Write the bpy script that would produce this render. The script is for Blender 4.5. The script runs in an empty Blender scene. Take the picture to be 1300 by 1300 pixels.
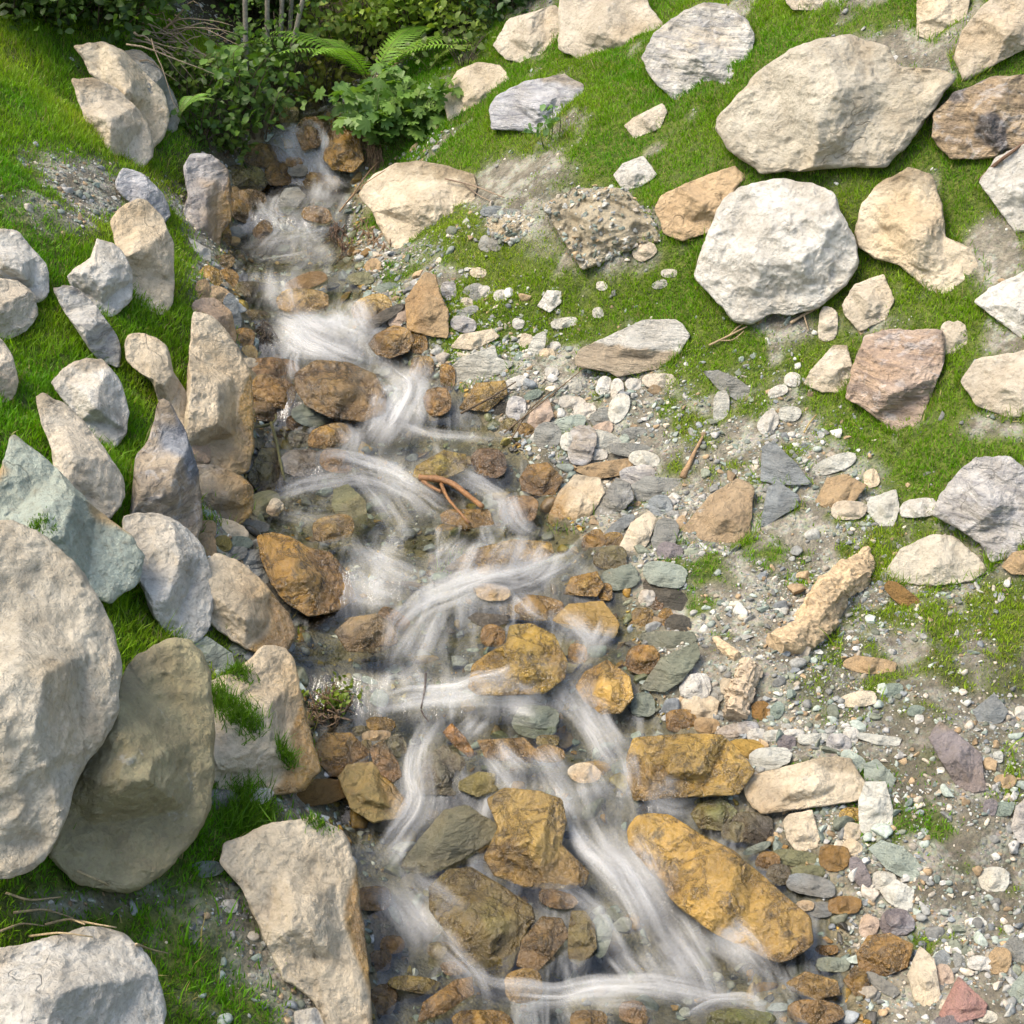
GRASS_N = 420000; SUN_E = 1.6; SKY_E = 0.15; EXPO = 1.3
TABLE = '''boulder|L|cream|.25|93,61 135,59 157,71 180,93 204,118 209,142 204,170 190,187 178,165 168,140 149,118 121,97 110,76|cream block boulder highest in the left embankment, below the dry twig pile
boulder|L|beige|.25|93,104 121,104 149,118 173,142 187,166 190,194 173,213 152,204 114,170 111,142|pale creased boulder with a crack across it, just below the highest cream block boulder
boulder|L|grey|.0|157,69 177,67 197,83 211,107 225,138 222,161 205,168 180,150 160,110|smooth grey boulder tucked behind the highest cream block boulder, beside a fern frond
boulder|M|marble|.25|149,239 157,215 183,225 204,246 214,270 204,284 180,267 163,253|small white and grey streaked boulder between two cream boulders high on the left embankment
boulder|L|cream|.3|142,284 166,261 187,261 201,277 216,311 216,377 204,398 177,395 163,360 152,311|tall cream boulder with a grey lower face standing in grass on the left embankment
boulder|L|white|.3|87,350 118,332 123,306 149,318 164,346 164,377 142,398 125,395 104,374|white boulder with a pointed top touching the tall cream boulder
boulder|L|white|.25|-20,298 21,296 38,318 56,336 58,374 45,382 21,364 -20,355|white boulder cut by the left picture edge, above a rounded beige one
boulder|L|beige|.25|-25,355 0,358 21,360 42,377 43,402 28,419 3,430 -25,425|rounded beige boulder at the left picture edge, under a white boulder
boulder|M|white|.25|68,368 93,366 121,391 145,426 151,450 149,466 121,449 104,425 85,395|long bluish white boulder leaning downhill in grass, below the pointed white boulder
boulder|L|beige|.25|-20,430 0,432 14,453 21,482 14,505 -20,508|sliver of tan boulder at the left picture edge above the teal boulder
boulder|L|white|.3|67,487 100,463 128,461 149,487 159,522 156,546 138,569 121,560 100,525 73,494|rough whitish grey boulder with a domed top above the long tan boulder
boulder|L|beige|.3|47,508 59,503 90,525 121,560 149,602 152,626 138,650 128,657 100,633 73,602 69,563 55,536|long tan boulder lying diagonally between the whitish domed boulder and the teal one
boulder|L|pteal|.3|-20,620 14,612 17,563 28,562 62,595 97,629 132,664 159,678 175,702 173,723 152,740 138,761 118,752 90,719 69,704 31,688 -20,678|pale teal boulder with orange stain and a mossy hollow, above the huge beige boulder
boulder|L|bgrey|.45|-40,680 20,685 60,705 100,745 130,800 144,860 140,905 115,950 85,975 82,1020 60,1070 20,1095 -40,1095|huge smooth beige boulder cut off by the left picture edge
boulder|L|obeige|.1|240,822 255,860 260,960 258,1020 235,1060 200,1095 165,1117 110,1110 70,1080 85,1020 90,975 130,930 150,890 175,840 205,830|large rounded yellowish grey lichened boulder beside the huge beige boulder
boulder|L|white|.4|-30,1215 40,1205 110,1185 150,1190 178,1215 195,1255 198,1320 -30,1340|white fractured boulder in the bottom corner under dry grass
boulder|L|cream|.25|163,428 187,430 211,442 218,473 237,505 235,543 225,553 208,518 194,484 163,460|cream wedge boulder in grass, uphill of the tall cream bank slab
boulder|L|cream|.3|247,405 262,408 285,425 300,447 315,480 318,560 312,590 290,600 262,595 235,580 228,555 237,543 240,500 243,450|tall cream bank slab with an amber stained foot at the water's edge
boulder|L|pink|.2|246,385 273,381 292,398 297,426 294,450 280,430 262,408 247,402|salmon pink rock above the tall cream bank slab
boulder|M|marble|.3|235,215 242,201 270,204 287,221 291,280 277,287 277,329 267,336 249,301 232,280 242,249|upright marbled white rock with a brown wet side, near the upper waterfall
stone|L|white|.2|239,301 267,318 267,333 250,325|small beige stone at the foot of the upright marbled rock
boulder|M|multi|.3|173,633 177,577 194,570 201,511 215,515 228,546 247,598 251,660 247,691 222,674 194,664 166,653|blue-grey and orange striped boulder above the white bank boulder
boulder|M|grey|.2|242,595 277,595 305,608 317,619 317,650 301,664 273,660 249,640|grey streamside block with a brown stained end, below the tall cream bank slab
boulder|L|white|.35|159,660 194,660 225,671 249,692 263,730 263,785 256,802 235,814 215,799 197,778 187,750 170,712|white bank boulder with a shaded flat face, above a tuft of tall grass
boulder|L|cream|.25|260,719 277,709 305,719 332,743 360,778 372,802 363,820 332,828 294,806 267,785|cream rounded boulder with a brownish foot beside the big wet golden rock
boulder|L|cream|.25|256,874 290,863 318,845 332,828 360,830 372,855 384,912 400,971 381,995 346,1001 301,997 265,980 257,933|cream block boulder with grass tufts growing on its flat top
stone|L|cream|.2|263,975 298,988 301,1002 287,1006 266,995|cream fragment under the grass-topped cream block
boulder|L|cream|.35|285,1075 345,1048 400,1040 435,1060 450,1100 460,1180 468,1250 472,1320 420,1320 400,1270 360,1240 340,1200 310,1130 283,1100|long cream edge rock running down beside the lowest water
stone|L|white|.2|375,1285 400,1280 420,1300 415,1315 375,1315|white stone at the bottom edge against the long cream edge rock
stone|S|pteal|.2|239,820 263,809 294,830 296,844 287,852 256,852|pale grey-green slab resting in grass above the grass-topped cream block
stone|S|pteal|.2|291,823 305,806 320,816 318,830 294,832|small pale bluish upright stone beside the pale grey-green slab
stone|S|bluegrey|.2|249,802 263,788 294,788 277,800|thin blue-grey slab under the white bank boulder
stone|L|tan|.2|e 262,672,11,10,0|
stone|L|cream|.2|e 294,671,19,8,20|
stone|S|grey|.2|e 320,668,19,7,5|
stone|S|teal|.2|e 300,690,18,8,-5|
stone|S|grey|.2|e 297,702,15,8,0|
stone|S|grey|.2|e 320,709,18,10,5|
stone|S|grey|.2|e 329,731,8,14,-30|
stone|S|dark|.2|e 352,762,9,22,-35|
stone|L|tan|.2|e 261,693,12,15,0|
stone|L|olive|.2|e 283,690,10,9,0|
boulder|L|pink|.2|e 246,573,20,18,0|knobbly pinkish stone wedged under the tall cream bank slab
stone|M|grey|.2|e 282,1018,22,14,10|
stone|L|white|.2|e 325,1012,19,9,-10|
stone|S|brown|.2|e 388,1007,44,15,-6|
stone|S|teal|.2|e 261,1104,18,9,0|
stone|L|white|.2|e 292,1150,9,8,0|
boulder|W|amber|.3|327,681 346,676 367,681 391,695 419,702 440,726 451,757 429,775 391,782 363,764 346,743 332,709|big wet golden rock with a glossy rounded face on the near side of the stream
stone|W|brown|.2|e 341,471,35,14,3|
stone|W|amber|.2|e 348,496,23,17,18|
stone|W|brown|.2|e 339,519,22,14,0|
boulder|W|brown|.25|375,475 400,458 440,460 475,475 490,500 488,525 460,535 420,530 390,515 376,495|round brown midstream rock with wrinkled swirls on its top
stone|S|teal|.2|e 396,527,21,12,8|
stone|W|brown|.2|e 374,536,10,9,0|
stone|W|amber|.2|e 419,554,26,13,-15|
stone|W|grey|.2|e 382,587,21,15,0|
stone|W|amber|.2|e 426,586,18,13,0|
stone|W|olive|.25|315,605 332,570 350,570 358,598 356,622 329,626|olive mossy rock standing at the stream edge under a bent green twig
stone|S|green|.2|e 336,640,18,14,-10|
stone|L|cream|.2|e 349,645,9,10,30|
stone|W|grey|.2|e 310,590,10,9,0|
stone|W|teal|.2|e 381,558,13,9,0|
stone|W|ochre|.2|e 424,671,22,14,-10|
stone|S|green|.25|422,642 425,622 442,616 463,636 465,664 432,660|layered grey-green stone breaking the surface above the big wet golden rock
boulder|W|amber|.3|412,180 411,201 422,215 448,219 462,203 455,165 440,150 420,158|brown rock bounding the upper waterfall below the leafy plant
stone|W|brown|.15|374,165 385,150 410,148 418,160 405,185 385,190|dark brown rock splitting the upper waterfall in two
stone|W|olive|.2|e 358,148,19,13,0|
stone|W|brown|.2|e 336,197,26,13,5|
stone|W|olive|.2|e 312,227,24,15,10|
stone|L|white|.2|e 332,218,10,10,0|
stone|W|amber|.2|e 355,221,17,14,0|
stone|W|amber|.2|e 374,206,10,6,0|
stone|S|grey|.2|e 378,213,11,10,0|
stone|W|ochre|-.1|e 402,230,27,10,5|
stone|S|grey|.2|353,254 362,240 378,238 387,249 378,261 367,272 355,268|smooth grey stone parting the rapids below the upper waterfall
stone|W|amber|.2|e 402,272,17,10,5|
stone|W|brown|.2|e 314,255,20,12,0|
stone|W|amber|.2|e 305,267,18,11,35|
stone|W|amber|.2|e 280,286,10,9,0|
stone|W|amber|.2|e 284,300,9,11,0|
stone|S|grey|.2|e 299,295,8,7,0|
stone|L|orange|.2|e 297,306,7,5,0|
stone|W|brown|.2|e 334,292,9,12,40|
stone|W|olive|.2|e 318,368,25,9,4|
stone|W|olive|.2|e 323,400,17,6,8|
stone|S|bluegrey|.2|e 295,395,8,19,-15|
stone|L|tan|.2|e 257,368,8,11,0|
stone|L|orange|.2|e 275,374,14,9,0|
stone|W|amber|.2|e 290,353,12,10,30|
stone|W|amber|.2|e 268,350,14,11,30|
stone|W|brown|.2|e 284,332,11,8,0|
stone|W|ochre|.2|e 385,383,30,15,5|
stone|S|brown|.1|e 388,358,24,9,-20|
stone|W|amber|.2|e 309,430,13,11,0|
stone|W|ochre|.2|e 316,448,10,9,0|
stone|L|cream|.2|e 316,461,10,6,0|
stone|L|tan|.2|e 473,337,9,7,-30|
stone|S|green|.2|e 457,354,15,7,0|
stone|W|ochre|.2|e 471,394,22,16,-18|
boulder|W|amber|.25|468,437 476,425 500,413 520,418 525,434 518,447 495,455 478,450|square brown amber stone beside the white rapids, downhill of the upright tan stone
stone|W|amber|.2|e 530,434,11,13,0|
stone|W|ochre|.2|e 535,466,14,13,0|
stone|S|teal|.2|e 492,366,14,6,-5|
stone|S|dark|.2|e 484,404,30,6,-32|
stone|S|pink|.2|e 507,403,8,14,35|
boulder|L|cream|.35|456,246 477,222 505,208 532,206 570,213 602,223 605,242 595,270 570,294 543,312 508,322 491,305 473,267|rounded cream streamside boulder with brown dirt on its top
boulder|L|tan|.3|515,381 539,346 553,350 560,377 569,395 569,429 550,427 518,419|upright tan stone with an amber foot at the edge of the rapids
boulder|L|beige|.25|627,57 647,24 674,17 702,7 712,14 712,62 678,85 643,74|pale boulder at the top of the bank beside the dark bush
boulder|L|beige|.3|711,62 712,-10 816,-10 827,14 840,31 823,62 785,80 747,81|large beige boulder touching the top picture edge, beside the pale boulder by the dark bush
boulder|L|cream|.25|563,121 581,90 605,80 633,83 648,100 622,128 595,149 570,156|white and yellow boulder nearest the fern and the leafy plant
boulder|M|marble|.25|622,138 633,121 667,104 716,95 737,107 742,121 730,145 702,173 667,166 626,163|low marbled grey boulder with a green sprout growing in front of it
boulder|M|white|.3|816,73 832,42 850,28 871,14 892,5 919,7 950,28 956,52 950,80 930,97 916,121 857,126 830,100|bluish white boulder with slanting cracks, uphill of the largest grey boulder
stone|L|beige|.2|794,159 806,149 840,132 846,142 837,163 806,175|small beige block alone in grass below the bluish white boulder
stone|L|white|.2|780,222 792,208 816,199 833,222 816,235 792,242|small white jagged rock in grass above the big soil clod
boulder|L|orange|.3|833,265 840,248 885,228 933,211 945,228 919,256 902,294 867,305 845,297|smooth orange boulder beside the broad white boulder
clod|D|soil|.15|692,263 730,242 792,242 823,277 837,305 799,312 764,332 740,339 719,305|big wedge-shaped soil clod full of grit on the bank
stone|L|soil|.2|619,277 650,270 681,277 674,298 647,308 622,298|earthy tan rock carrying flat grey stones, left of the big soil clod
stone|S|bluegrey|.35|e 625,268,12,6,-10|
stone|S|grey|.35|e 648,274,13,8,0|
stone|L|grey|.2|e 617,309,8,9,20|
stone|L|grey|.2|e 629,309,8,9,20|
stone|L|white|.25|683,388 695,369 712,370 712,384 698,396|white stone alone in the mossy gravel above the white wedge stone
boulder|S|white|.3|731,454 740,442 777,425 816,407 858,406 874,425 861,449 837,467 785,478 774,472 733,465|white wedge stone with a flat pale top and a brown front face
boulder|S|pale|.2|569,470 586,454 628,439 631,454 653,461 638,473 594,488 576,491|pale flat slab lying over amber stones by the stream
boulder|L|bgrey|.4|911,163 916,149 957,100 1002,66 1037,52 1075,45 1127,62 1137,87 1196,90 1210,100 1182,138 1155,173 1123,211 1051,211 971,218 933,194|largest grey boulder on the grassy bank, cracked, its far end tapering to a point
boulder|L|white|.35|883,353 895,311 919,256 940,239 981,230 1030,235 1058,249 1065,273 1078,294 1089,332 1071,360 1037,391 1006,398 981,395 954,410 933,405 909,377|broad white boulder with a flat face, below the largest grey boulder
boulder|L|cream|.25|1087,294 1096,260 1120,232 1155,215 1182,222 1196,263 1200,301 1231,315 1251,346 1231,374 1196,376 1168,360 1144,336 1113,327 1092,315|cream boulder half covered by sandy soil, beside the broad white boulder
boulder|M|brownspot|.3|1184,173 1189,142 1213,118 1258,99 1310,95 1330,150 1310,180 1265,200 1207,201|brown boulder with dark grey blotches at the right picture edge
boulder|L|beige|.3|1212,73 1224,38 1248,7 1265,-5 1330,-10 1330,50 1300,62 1265,80 1224,104|pale boulder in the upper right corner above the blotched brown one
boulder|L|cream|.2|1165,-5 1231,-5 1227,21 1213,42 1182,52 1165,45|small tan boulder touching the top picture edge above sandy soil
boulder|L|beige|.2|988,-12 1075,-12 1058,14 1006,12|boulder bottom showing at the top picture edge above the largest grey boulder
boulder|L|white|.25|1243,232 1265,201 1310,178 1330,290 1290,295 1268,265|whitish boulder at the right picture edge with a twig across its top
boulder|L|white|.25|1238,384 1255,367 1300,346 1330,345 1330,430 1296,428 1265,405|whitish pointed boulder at the right picture edge below the half-covered cream boulder
stone|L|beige|.2|1070,388 1085,363 1120,350 1134,381 1123,405 1092,419 1075,401|beige stone between the broad white boulder and the pink slab
stone|L|beige|.2|e 1051,410,11,19,5|
boulder|M|pink|.25|1075,505 1082,470 1099,428 1127,420 1196,420 1198,460 1179,508 1165,543 1148,560 1127,543 1113,529 1099,518|pink slab with white veins standing on its pointed end
stone|L|beige|.1|e 1210,430,14,20,0|
boulder|L|beige|.25|1020,487 1030,470 1058,439 1075,439 1082,470 1072,498 1044,498|beige wedge leaning against the pink slab
boulder|L|beige|.25|1220,484 1241,456 1300,446 1330,446 1330,528 1279,529 1241,515|flat beige boulder at the right picture edge beside the pink slab
boulder|M|greyw|.3|1186,653 1196,626 1213,605 1238,582 1283,582 1305,600 1310,680 1290,700 1258,714 1245,690 1215,670|grey and white mottled boulder at the right picture edge, above the lens-shaped stone
boulder|L|bgrey|.3|1123,730 1144,698 1182,679 1210,681 1238,705 1253,723 1234,737 1189,743 1144,740|lens-shaped grey stone with grit on its top, beside the grey and white mottled boulder
stone|S|brown|.1|e 1150,760,28,9,38|
stone|L|tan|.2|1272,719 1286,702 1310,697 1310,730 1285,728|tan stone at the right picture edge below the mottled boulder
boulder|S|bluegrey|.25|968,567 982,560 999,577 1013,591 1030,615 988,615 966,610|blue-grey slate stone, upper one of a touching pair
boulder|S|bluegrey|.25|975,619 988,612 1013,629 1013,643 988,657 964,674|blue-grey slate stone with a sharp downhill point, lower one of a touching pair
stone|L|tan|.2|1037,636 1051,608 1072,603 1099,617 1080,640 1054,650|brownish pink stone beside the blue-grey pair
stone|L|beige|.2|e 1078,648,20,11,0|
stone|L|pale|.25|1099,646 1106,633 1137,622 1141,646 1134,667 1117,667|bright white upright stone in grass, above the lens-shaped stone
stone|L|white|.2|e 1165,645,20,11,-10|
stone|S|pale|.2|e 1057,589,25,9,-20|
stone|L|cream|.2|e 1106,607,9,10,0|
stone|L|white|.2|e 1007,612,11,5,0|
boulder|S|grey|.25|893,472 912,470 935,480 952,492 950,506 935,508 912,494|grey log-shaped stone above the gravel fan
stone|S|pale|.2|e 916,516,9,19,5|
stone|L|white|.2|e 976,536,10,14,35|
stone|L|white|.2|e 1006,482,9,8,0|
stone|L|white|.2|e 988,497,11,6,-20|
stone|S|pale|.2|e 1003,525,13,8,0|
boulder|L|stain|.25|864,674 902,629 937,608 957,619 950,681 919,695 871,691|tan earth-stained rock half sunk in the gravel fan
stone|L|tan|.2|e 1105,845,30,9,5|
boulder|L|cream|.3|942,995 954,985 1044,962 1078,962 1097,995 1089,1016 1044,1023 968,1033 950,1016|long cream block lying on the gravel beside the flat amber slab
stone|L|cream|.3|995,1044 1002,1035 1030,1030 1040,1065 1037,1075 1013,1082 1000,1065|cube-shaped cream stone just below the long cream block
stone|L|pale|.2|1091,1016 1099,995 1123,994 1132,1023 1132,1051 1106,1061 1092,1054|pale upright stone at the end of the long cream block
stone|S|pteal|.2|1097,971 1113,964 1137,988 1130,1002 1099,992|pale bluish stone above the pale upright stone
stone|S|pteal|.2|e 1082,967,15,10,40|
stone|S|pale|.2|1089,937 1092,930 1144,937 1139,947 1113,945|thin whitish bar-shaped stone on the gravel
stone|S|bluegrey|.2|1236,902 1262,881 1279,902 1272,916 1248,926|blue-grey angular stone on the gravel slope uphill of the pinkish pointed stone
boulder|L|purple|.2|1179,937 1193,916 1213,930 1245,957 1251,1002 1238,1007 1217,1002 1196,968|pinkish grey pointed stone on the gravel slope
stone|S|pteal|.2|1104,1078 1120,1068 1144,1075 1161,1089 1172,1108 1155,1118 1127,1103|teal lens-shaped flat stone on the gravel
stone|L|pale|.2|1118,1132 1137,1117 1160,1130 1158,1151 1148,1160 1127,1144|white heart-shaped stone below the teal lens stone
stone|L|pale|.2|e 1122,1118,13,10,0|
stone|L|pale|.2|e 1262,1116,17,15,0|round white pebble alone on bare grey-brown sand
stone|M|purple|.2|e 1137,1172,20,16,0|dark purplish stone under the white heart-shaped stone
stone|W|amber|.3|1089,1210 1103,1189 1130,1186 1158,1200 1151,1227 1117,1241 1092,1234|smooth amber stone low on the gravel beside a cream pointed one
stone|L|cream|.2|1153,1238 1168,1203 1186,1220 1194,1265 1182,1283 1162,1269|cream pointed stone standing beside the smooth amber stone
stone|W|amber|.2|1071,1245 1085,1227 1099,1234 1106,1258 1092,1271|small amber stone just below the smooth amber stone
stone|W|ochre|.1|999,1248 1023,1234 1061,1245 1065,1262 1037,1269 1006,1258|flat brown stone at the lower end of the long amber slab
stone|W|ochre|.1|e 1033,1285,29,14,5|
stone|L|rose|.25|1193,1288 1217,1241 1253,1276 1248,1290 1210,1300|pink triangular stone near the bottom edge
stone|S|purple|.2|e 1210,1299,22,9,0|
stone|S|pteal|.2|1279,1258 1300,1234 1315,1240 1315,1275 1290,1272|pale teal stone at the right picture edge near the bottom
stone|M|greyw|.2|1284,1051 1290,1025 1310,1008 1310,1070 1293,1068|white and grey stone at the right picture edge level with the cube-shaped stone
stone|S|bluegrey|.2|e 1030,1124,30,11,12|
stone|L|brown|.2|e 1072,1150,19,10,0|
stone|S|purple|.2|e 1092,1108,9,18,-25|
stone|L|brown|.2|e 1059,1088,17,15,0|
stone|L|cream|.2|e 1082,1076,12,9,20|
stone|W|ochre|.2|e 1080,1034,12,8,0|
stone|L|cream|.2|e 1080,1055,11,10,0|
stone|W|green|.25|878,1033 888,1020 916,1013 935,1030 916,1054 888,1051|rounded green stone between the flat and the long amber slab
stone|W|green|.2|e 933,1056,15,12,0|
stone|W|dark|.1|e 955,1050,25,17,10|
stone|W|amber|.2|e 975,1094,14,10,0|
stone|S|green|.1|e 1010,1089,27,9,8|
stone|S|green|.1|e 1027,1107,20,7,0|
stone|S|teal|.2|e 961,1077,16,5,-22|
stone|W|green|.1|e 988,1111,14,12,0|
stone|L|white|.2|e 1023,1150,10,6,0|
stone|S|bluegrey|.2|e 1042,1155,13,9,0|
stone|S|teal|.2|e 1058,1225,18,8,5|
stone|W|amber|.2|e 1051,1206,12,6,0|
stone|L|pink|.2|e 1103,1176,10,13,20|
stone|S|grey|.2|e 1120,1250,21,7,35|
stone|L|white|.2|e 1245,1223,14,8,5|
stone|S|grey|.2|e 1218,1223,6,12,-15|
stone|L|pink|.2|e 1199,1240,9,14,-20|
stone|L|tan|.2|e 1270,1220,12,14,0|
stone|S|grey|.2|e 1289,1208,11,16,0|
stone|S|bluegrey|.2|e 1196,1219,9,11,0|
stone|L|pale|.2|e 1253,1291,11,7,0|
stone|S|pale|.2|e 976,963,24,12,-10|
stone|S|ochre|.2|e 946,952,22,12,8|
stone|M|greyw|.2|e 938,926,23,8,-10|
stone|L|white|.2|e 961,933,11,7,0|
stone|L|pale|.2|e 980,934,9,6,0|
stone|L|white|.2|e 1007,931,10,5,0|
stone|S|pale|.2|e 1032,938,18,6,-5|
stone|M|greyw|.2|e 1065,943,14,10,15|
stone|L|white|.2|e 1080,934,9,10,0|
stone|S|purple|.2|e 999,943,10,8,0|
stone|L|cream|.2|e 888,897,23,13,8|
stone|L|white|.2|e 883,871,17,15,0|
stone|L|tan|.2|e 897,921,14,9,0|
stone|W|amber|.2|e 864,915,18,13,0|
stone|L|cream|.2|e 923,871,8,9,0|
stone|L|grey|.2|e 909,882,8,9,0|
stone|L|brown|.2|e 966,902,11,11,0|
stone|S|teal|.2|e 987,902,7,10,15|
stone|S|teal|.2|e 1134,876,11,8,0|
stone|L|cream|.2|e 1090,888,20,8,-5|
stone|S|teal|.2|e 1163,902,10,6,0|
stone|L|white|.2|e 1167,914,5,6,0|
stone|L|white|.2|e 1295,905,6,8,0|
stone|S|pale|.2|e 1267,961,6,7,0|
stone|S|teal|.2|e 1274,1027,12,8,0|
stone|S|purple|.2|e 1257,1025,8,10,0|
stone|L|tan|.2|e 1276,992,12,8,0|
boulder|W|ochre|.25|797,960 806,937 875,932 916,933 937,954 957,978 937,1008 870,1012 806,1016 798,990|flat amber slab with a sharp front edge, washed by water at one end
boulder|W|ochre|.2|800,1050 815,1035 850,1035 890,1060 930,1080 965,1110 1010,1150 1028,1165 1030,1195 1005,1215 985,1220 950,1205 900,1180 860,1150 830,1110 800,1075|long amber slab slanting down into the lowest white water
boulder|W|ochre|.2|619,1016 640,1002 688,1006 712,1016 719,1044 712,1072 747,1106 743,1123 712,1129 667,1127 629,1110 615,1089 633,1051|broad smooth ochre rock in midstream below the falls, beside the fluted grey slab
boulder|S|slate|.25|510,1099 525,1075 563,1030 591,1023 631,1047 629,1065 595,1085 546,1113|fluted grey slab tilted in the lower stream
boulder|L|green|.3|430,988 442,971 473,968 491,988 518,1016 515,1037 473,1044 446,1026|green block stone with a smooth dry top at the lower stream edge
boulder|W|olive|.0|546,1127 570,1106 598,1103 633,1123 674,1151 678,1168 660,1196 650,1231 622,1258 598,1248 591,1217 563,1179 546,1155|wide olive wet slab under thin water below the fluted grey slab
stone|W|brown|.2|657,1224 664,1193 688,1165 712,1168 721,1189 698,1217 681,1234|dark wet wedge at the end of the wide olive slab
stone|W|olive|.2|721,1189 726,1158 743,1158 754,1175 757,1203 737,1227 723,1217|upright brown green stone beside the dark wet wedge
stone|S|teal|.05|e 762,1188,12,24,8|
stone|W|brown|.2|e 709,1141,22,10,12|
stone|W|ochre|.15|e 664,1252,21,18,0|
stone|W|amber|.2|532,1297 539,1272 577,1245 598,1241 600,1262 563,1286|ridged amber stone at the bottom edge of the stream
stone|W|olive|.2|e 529,1250,30,9,8|
stone|W|amber|.15|e 612,1299,35,15,0|
stone|W|moss|.2|e 940,1295,40,14,0|green mossy rock at the bottom edge in white water
stone|W|ochre|.2|e 747,1296,20,12,0|
stone|W|brown|.25|e 804,1286,16,13,15|
stone|W|brown|.1|e 483,1219,12,12,0|
stone|W|amber|.1|e 498,1199,14,10,0|
stone|W|olive|.2|e 567,1208,20,11,8|
stone|W|amber|.1|e 473,1141,20,14,0|
stone|W|brown|.1|e 577,1229,14,8,0|
stone|W|brown|.1|e 487,1270,14,18,0|
stone|W|amber|.25|402,945 413,932 445,932 468,955 466,968 440,985 420,985 404,965|wet orange rock against the grass-topped cream block
stone|W|brown|.25|470,950 487,940 505,968 510,985 498,992 477,978|brown ridged stone standing above the green block stone
stone|W|green|.2|e 505,947,9,13,-30|
stone|W|ochre|.2|e 484,920,16,8,5|
stone|L|cream|.2|e 478,934,16,6,-3|
stone|W|green|.2|e 458,928,10,6,0|
stone|W|olive|.2|e 465,947,6,7,0|
stone|W|orange2|.3|563,930 574,919 591,937 603,957 595,961 577,947|bright orange finger-shaped stone in midstream
stone|W|green|-.1|529,1006 539,964 563,947 588,964 595,995 577,1009|big greenish stone under the veil of water by the orange finger-shaped stone
stone|S|olive|.2|584,992 608,980 629,983 626,995 633,1002 605,1011 584,1002|stack of dark flat layered stone in midstream
stone|W|ochre|.0|608,940 664,937 681,954 674,968 619,964|pale tan flat ledge in midstream above the falls
stone|W|ochre|.1|e 698,957,18,10,0|
stone|L|cream|.25|e 742,981,18,11,0|
stone|W|olive|.1|e 695,940,14,7,0|
stone|S|teal|-.1|e 681,916,26,18,10|
boulder|W|gold|.3|731,871 743,853 771,838 799,860 804,885 788,905 764,907 740,888|knobbly golden rock glistening at the water's edge
stone|S|teal|.2|e 816,895,14,14,0|
boulder|S|slate2|.3|812,875 840,835 885,815 888,835 865,865 845,878|grey-green ridged slab, lower one of two, leaning toward the stream
boulder|S|slate2|.2|809,806 833,801 880,802 885,815 858,827 833,828|grey-green flat slab, upper one of two above the leaning ridged slab
boulder|W|gold|.25|595,872 601,844 619,830 643,816 647,795 674,792 702,806 719,840 716,861 690,880 650,882 610,882|domed golden rock in midstream with water sheeting round it
stone|S|dark|.3|595,785 605,778 647,782 640,792 619,799|black flat stone perched on the domed golden rock's upstream side
stone|W|amber|.25|e 626,807,14,12,0|
stone|W|tan2|.2|427,802 446,785 477,780 501,795 503,816 480,828 442,826|tan grainy rock in midstream below the big wet golden rock
stone|W|brown|.15|e 500,785,18,9,30|
stone|S|ochre|.1|702,788 723,768 764,764 785,792 778,809 723,797|brown stepped slab crossing the current above the knobbly golden rock
stone|W|ochre|-.15|e 674,772,40,14,3|
stone|L|cream|.2|e 626,751,19,10,0|
stone|W|gold|.2|716,754 726,733 757,726 766,743 757,757|rough gold stone at the water's edge below the half-stained cream stone
boulder|W|ochre|-.05|563,723 598,698 650,685 698,688 702,705 674,719 619,730|long ochre ledge with a veil of water pouring over it
boulder|W|oliveg|.25|524,605 529,591 563,572 591,577 593,595 574,605 543,610|olive gold stone directly above the forked orange stick
stone|W|brown|.05|e 621,587,19,16,0|
stone|W|amber|.2|e 555,510,15,16,0|
stone|W|ochre|.2|584,518 605,487 640,484 643,501 619,522|ochre stone under the edge of the pale flat slab
stone|W|amber|.3|660,608 671,591 695,588 714,608 702,629 681,629 664,622|rounded amber stone touching the half-stained cream stone
boulder|L|cream|.3|695,660 709,626 730,603 761,608 768,626 750,653 726,672 702,667|half-stained cream stone, its lower half amber, at the water's edge
stone|M|grey|.25|752,657 764,633 782,608 799,615 804,633 788,650 775,667|grey marbled stone leaning on the half-stained cream stone
stone|W|brown|.1|e 659,648,21,16,0|
stone|W|gold|.1|560,653 570,647 619,647 626,667 591,671 563,664|golden ledge under the forked orange stick
stone|L|cream|.25|788,692 802,664 823,650 833,660 823,688 806,709|cream upright stone with brown foot in the shore stones
stone|S|bluegrey|.25|e 787,667,19,6,-38|
stone|W|gold|.2|e 754,686,14,11,-30|
stone|W|ochre|.2|e 778,686,11,10,0|
stone|W|olive|.2|e 775,709,19,13,0|
stone|S|grey|.2|e 844,681,14,20,10|
stone|S|bluegrey|.2|e 839,643,14,12,0|
stone|S|purple|.2|e 851,702,14,12,0|
stone|S|teal|.2|e 788,733,21,14,-10|
stone|S|pteal|.25|e 845,730,25,14,10|
stone|S|dark|.1|e 846,755,28,13,30|
stone|W|amber|.2|e 769,752,8,10,0|
stone|W|ochre|.2|e 816,785,12,13,0|
stone|L|white|.2|e 821,759,9,9,0|
stone|W|brown|.2|e 833,766,8,8,0|
stone|W|amber|.2|e 845,785,9,12,15|
stone|W|amber|.2|e 816,837,18,17,0|
stone|W|gold|.2|e 733,830,11,11,0|
stone|S|dark|.2|e 861,792,14,10,0|
stone|L|tan|.2|726,595 754,588 806,581 802,601 757,608|wide tan stone under the heap of grey shore stones
stone|M|greyw|.25|e 809,604,19,12,-12|
stone|S|grey|.25|803,616 821,605 869,609 871,614 835,632 811,637|long grey stone pointing at the wood chip
stone|L|pale|.2|e 818,583,17,9,5|
stone|M|greyw|.25|e 738,567,15,22,10|
stone|S|pale|.25|e 768,562,19,12,20|
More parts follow.
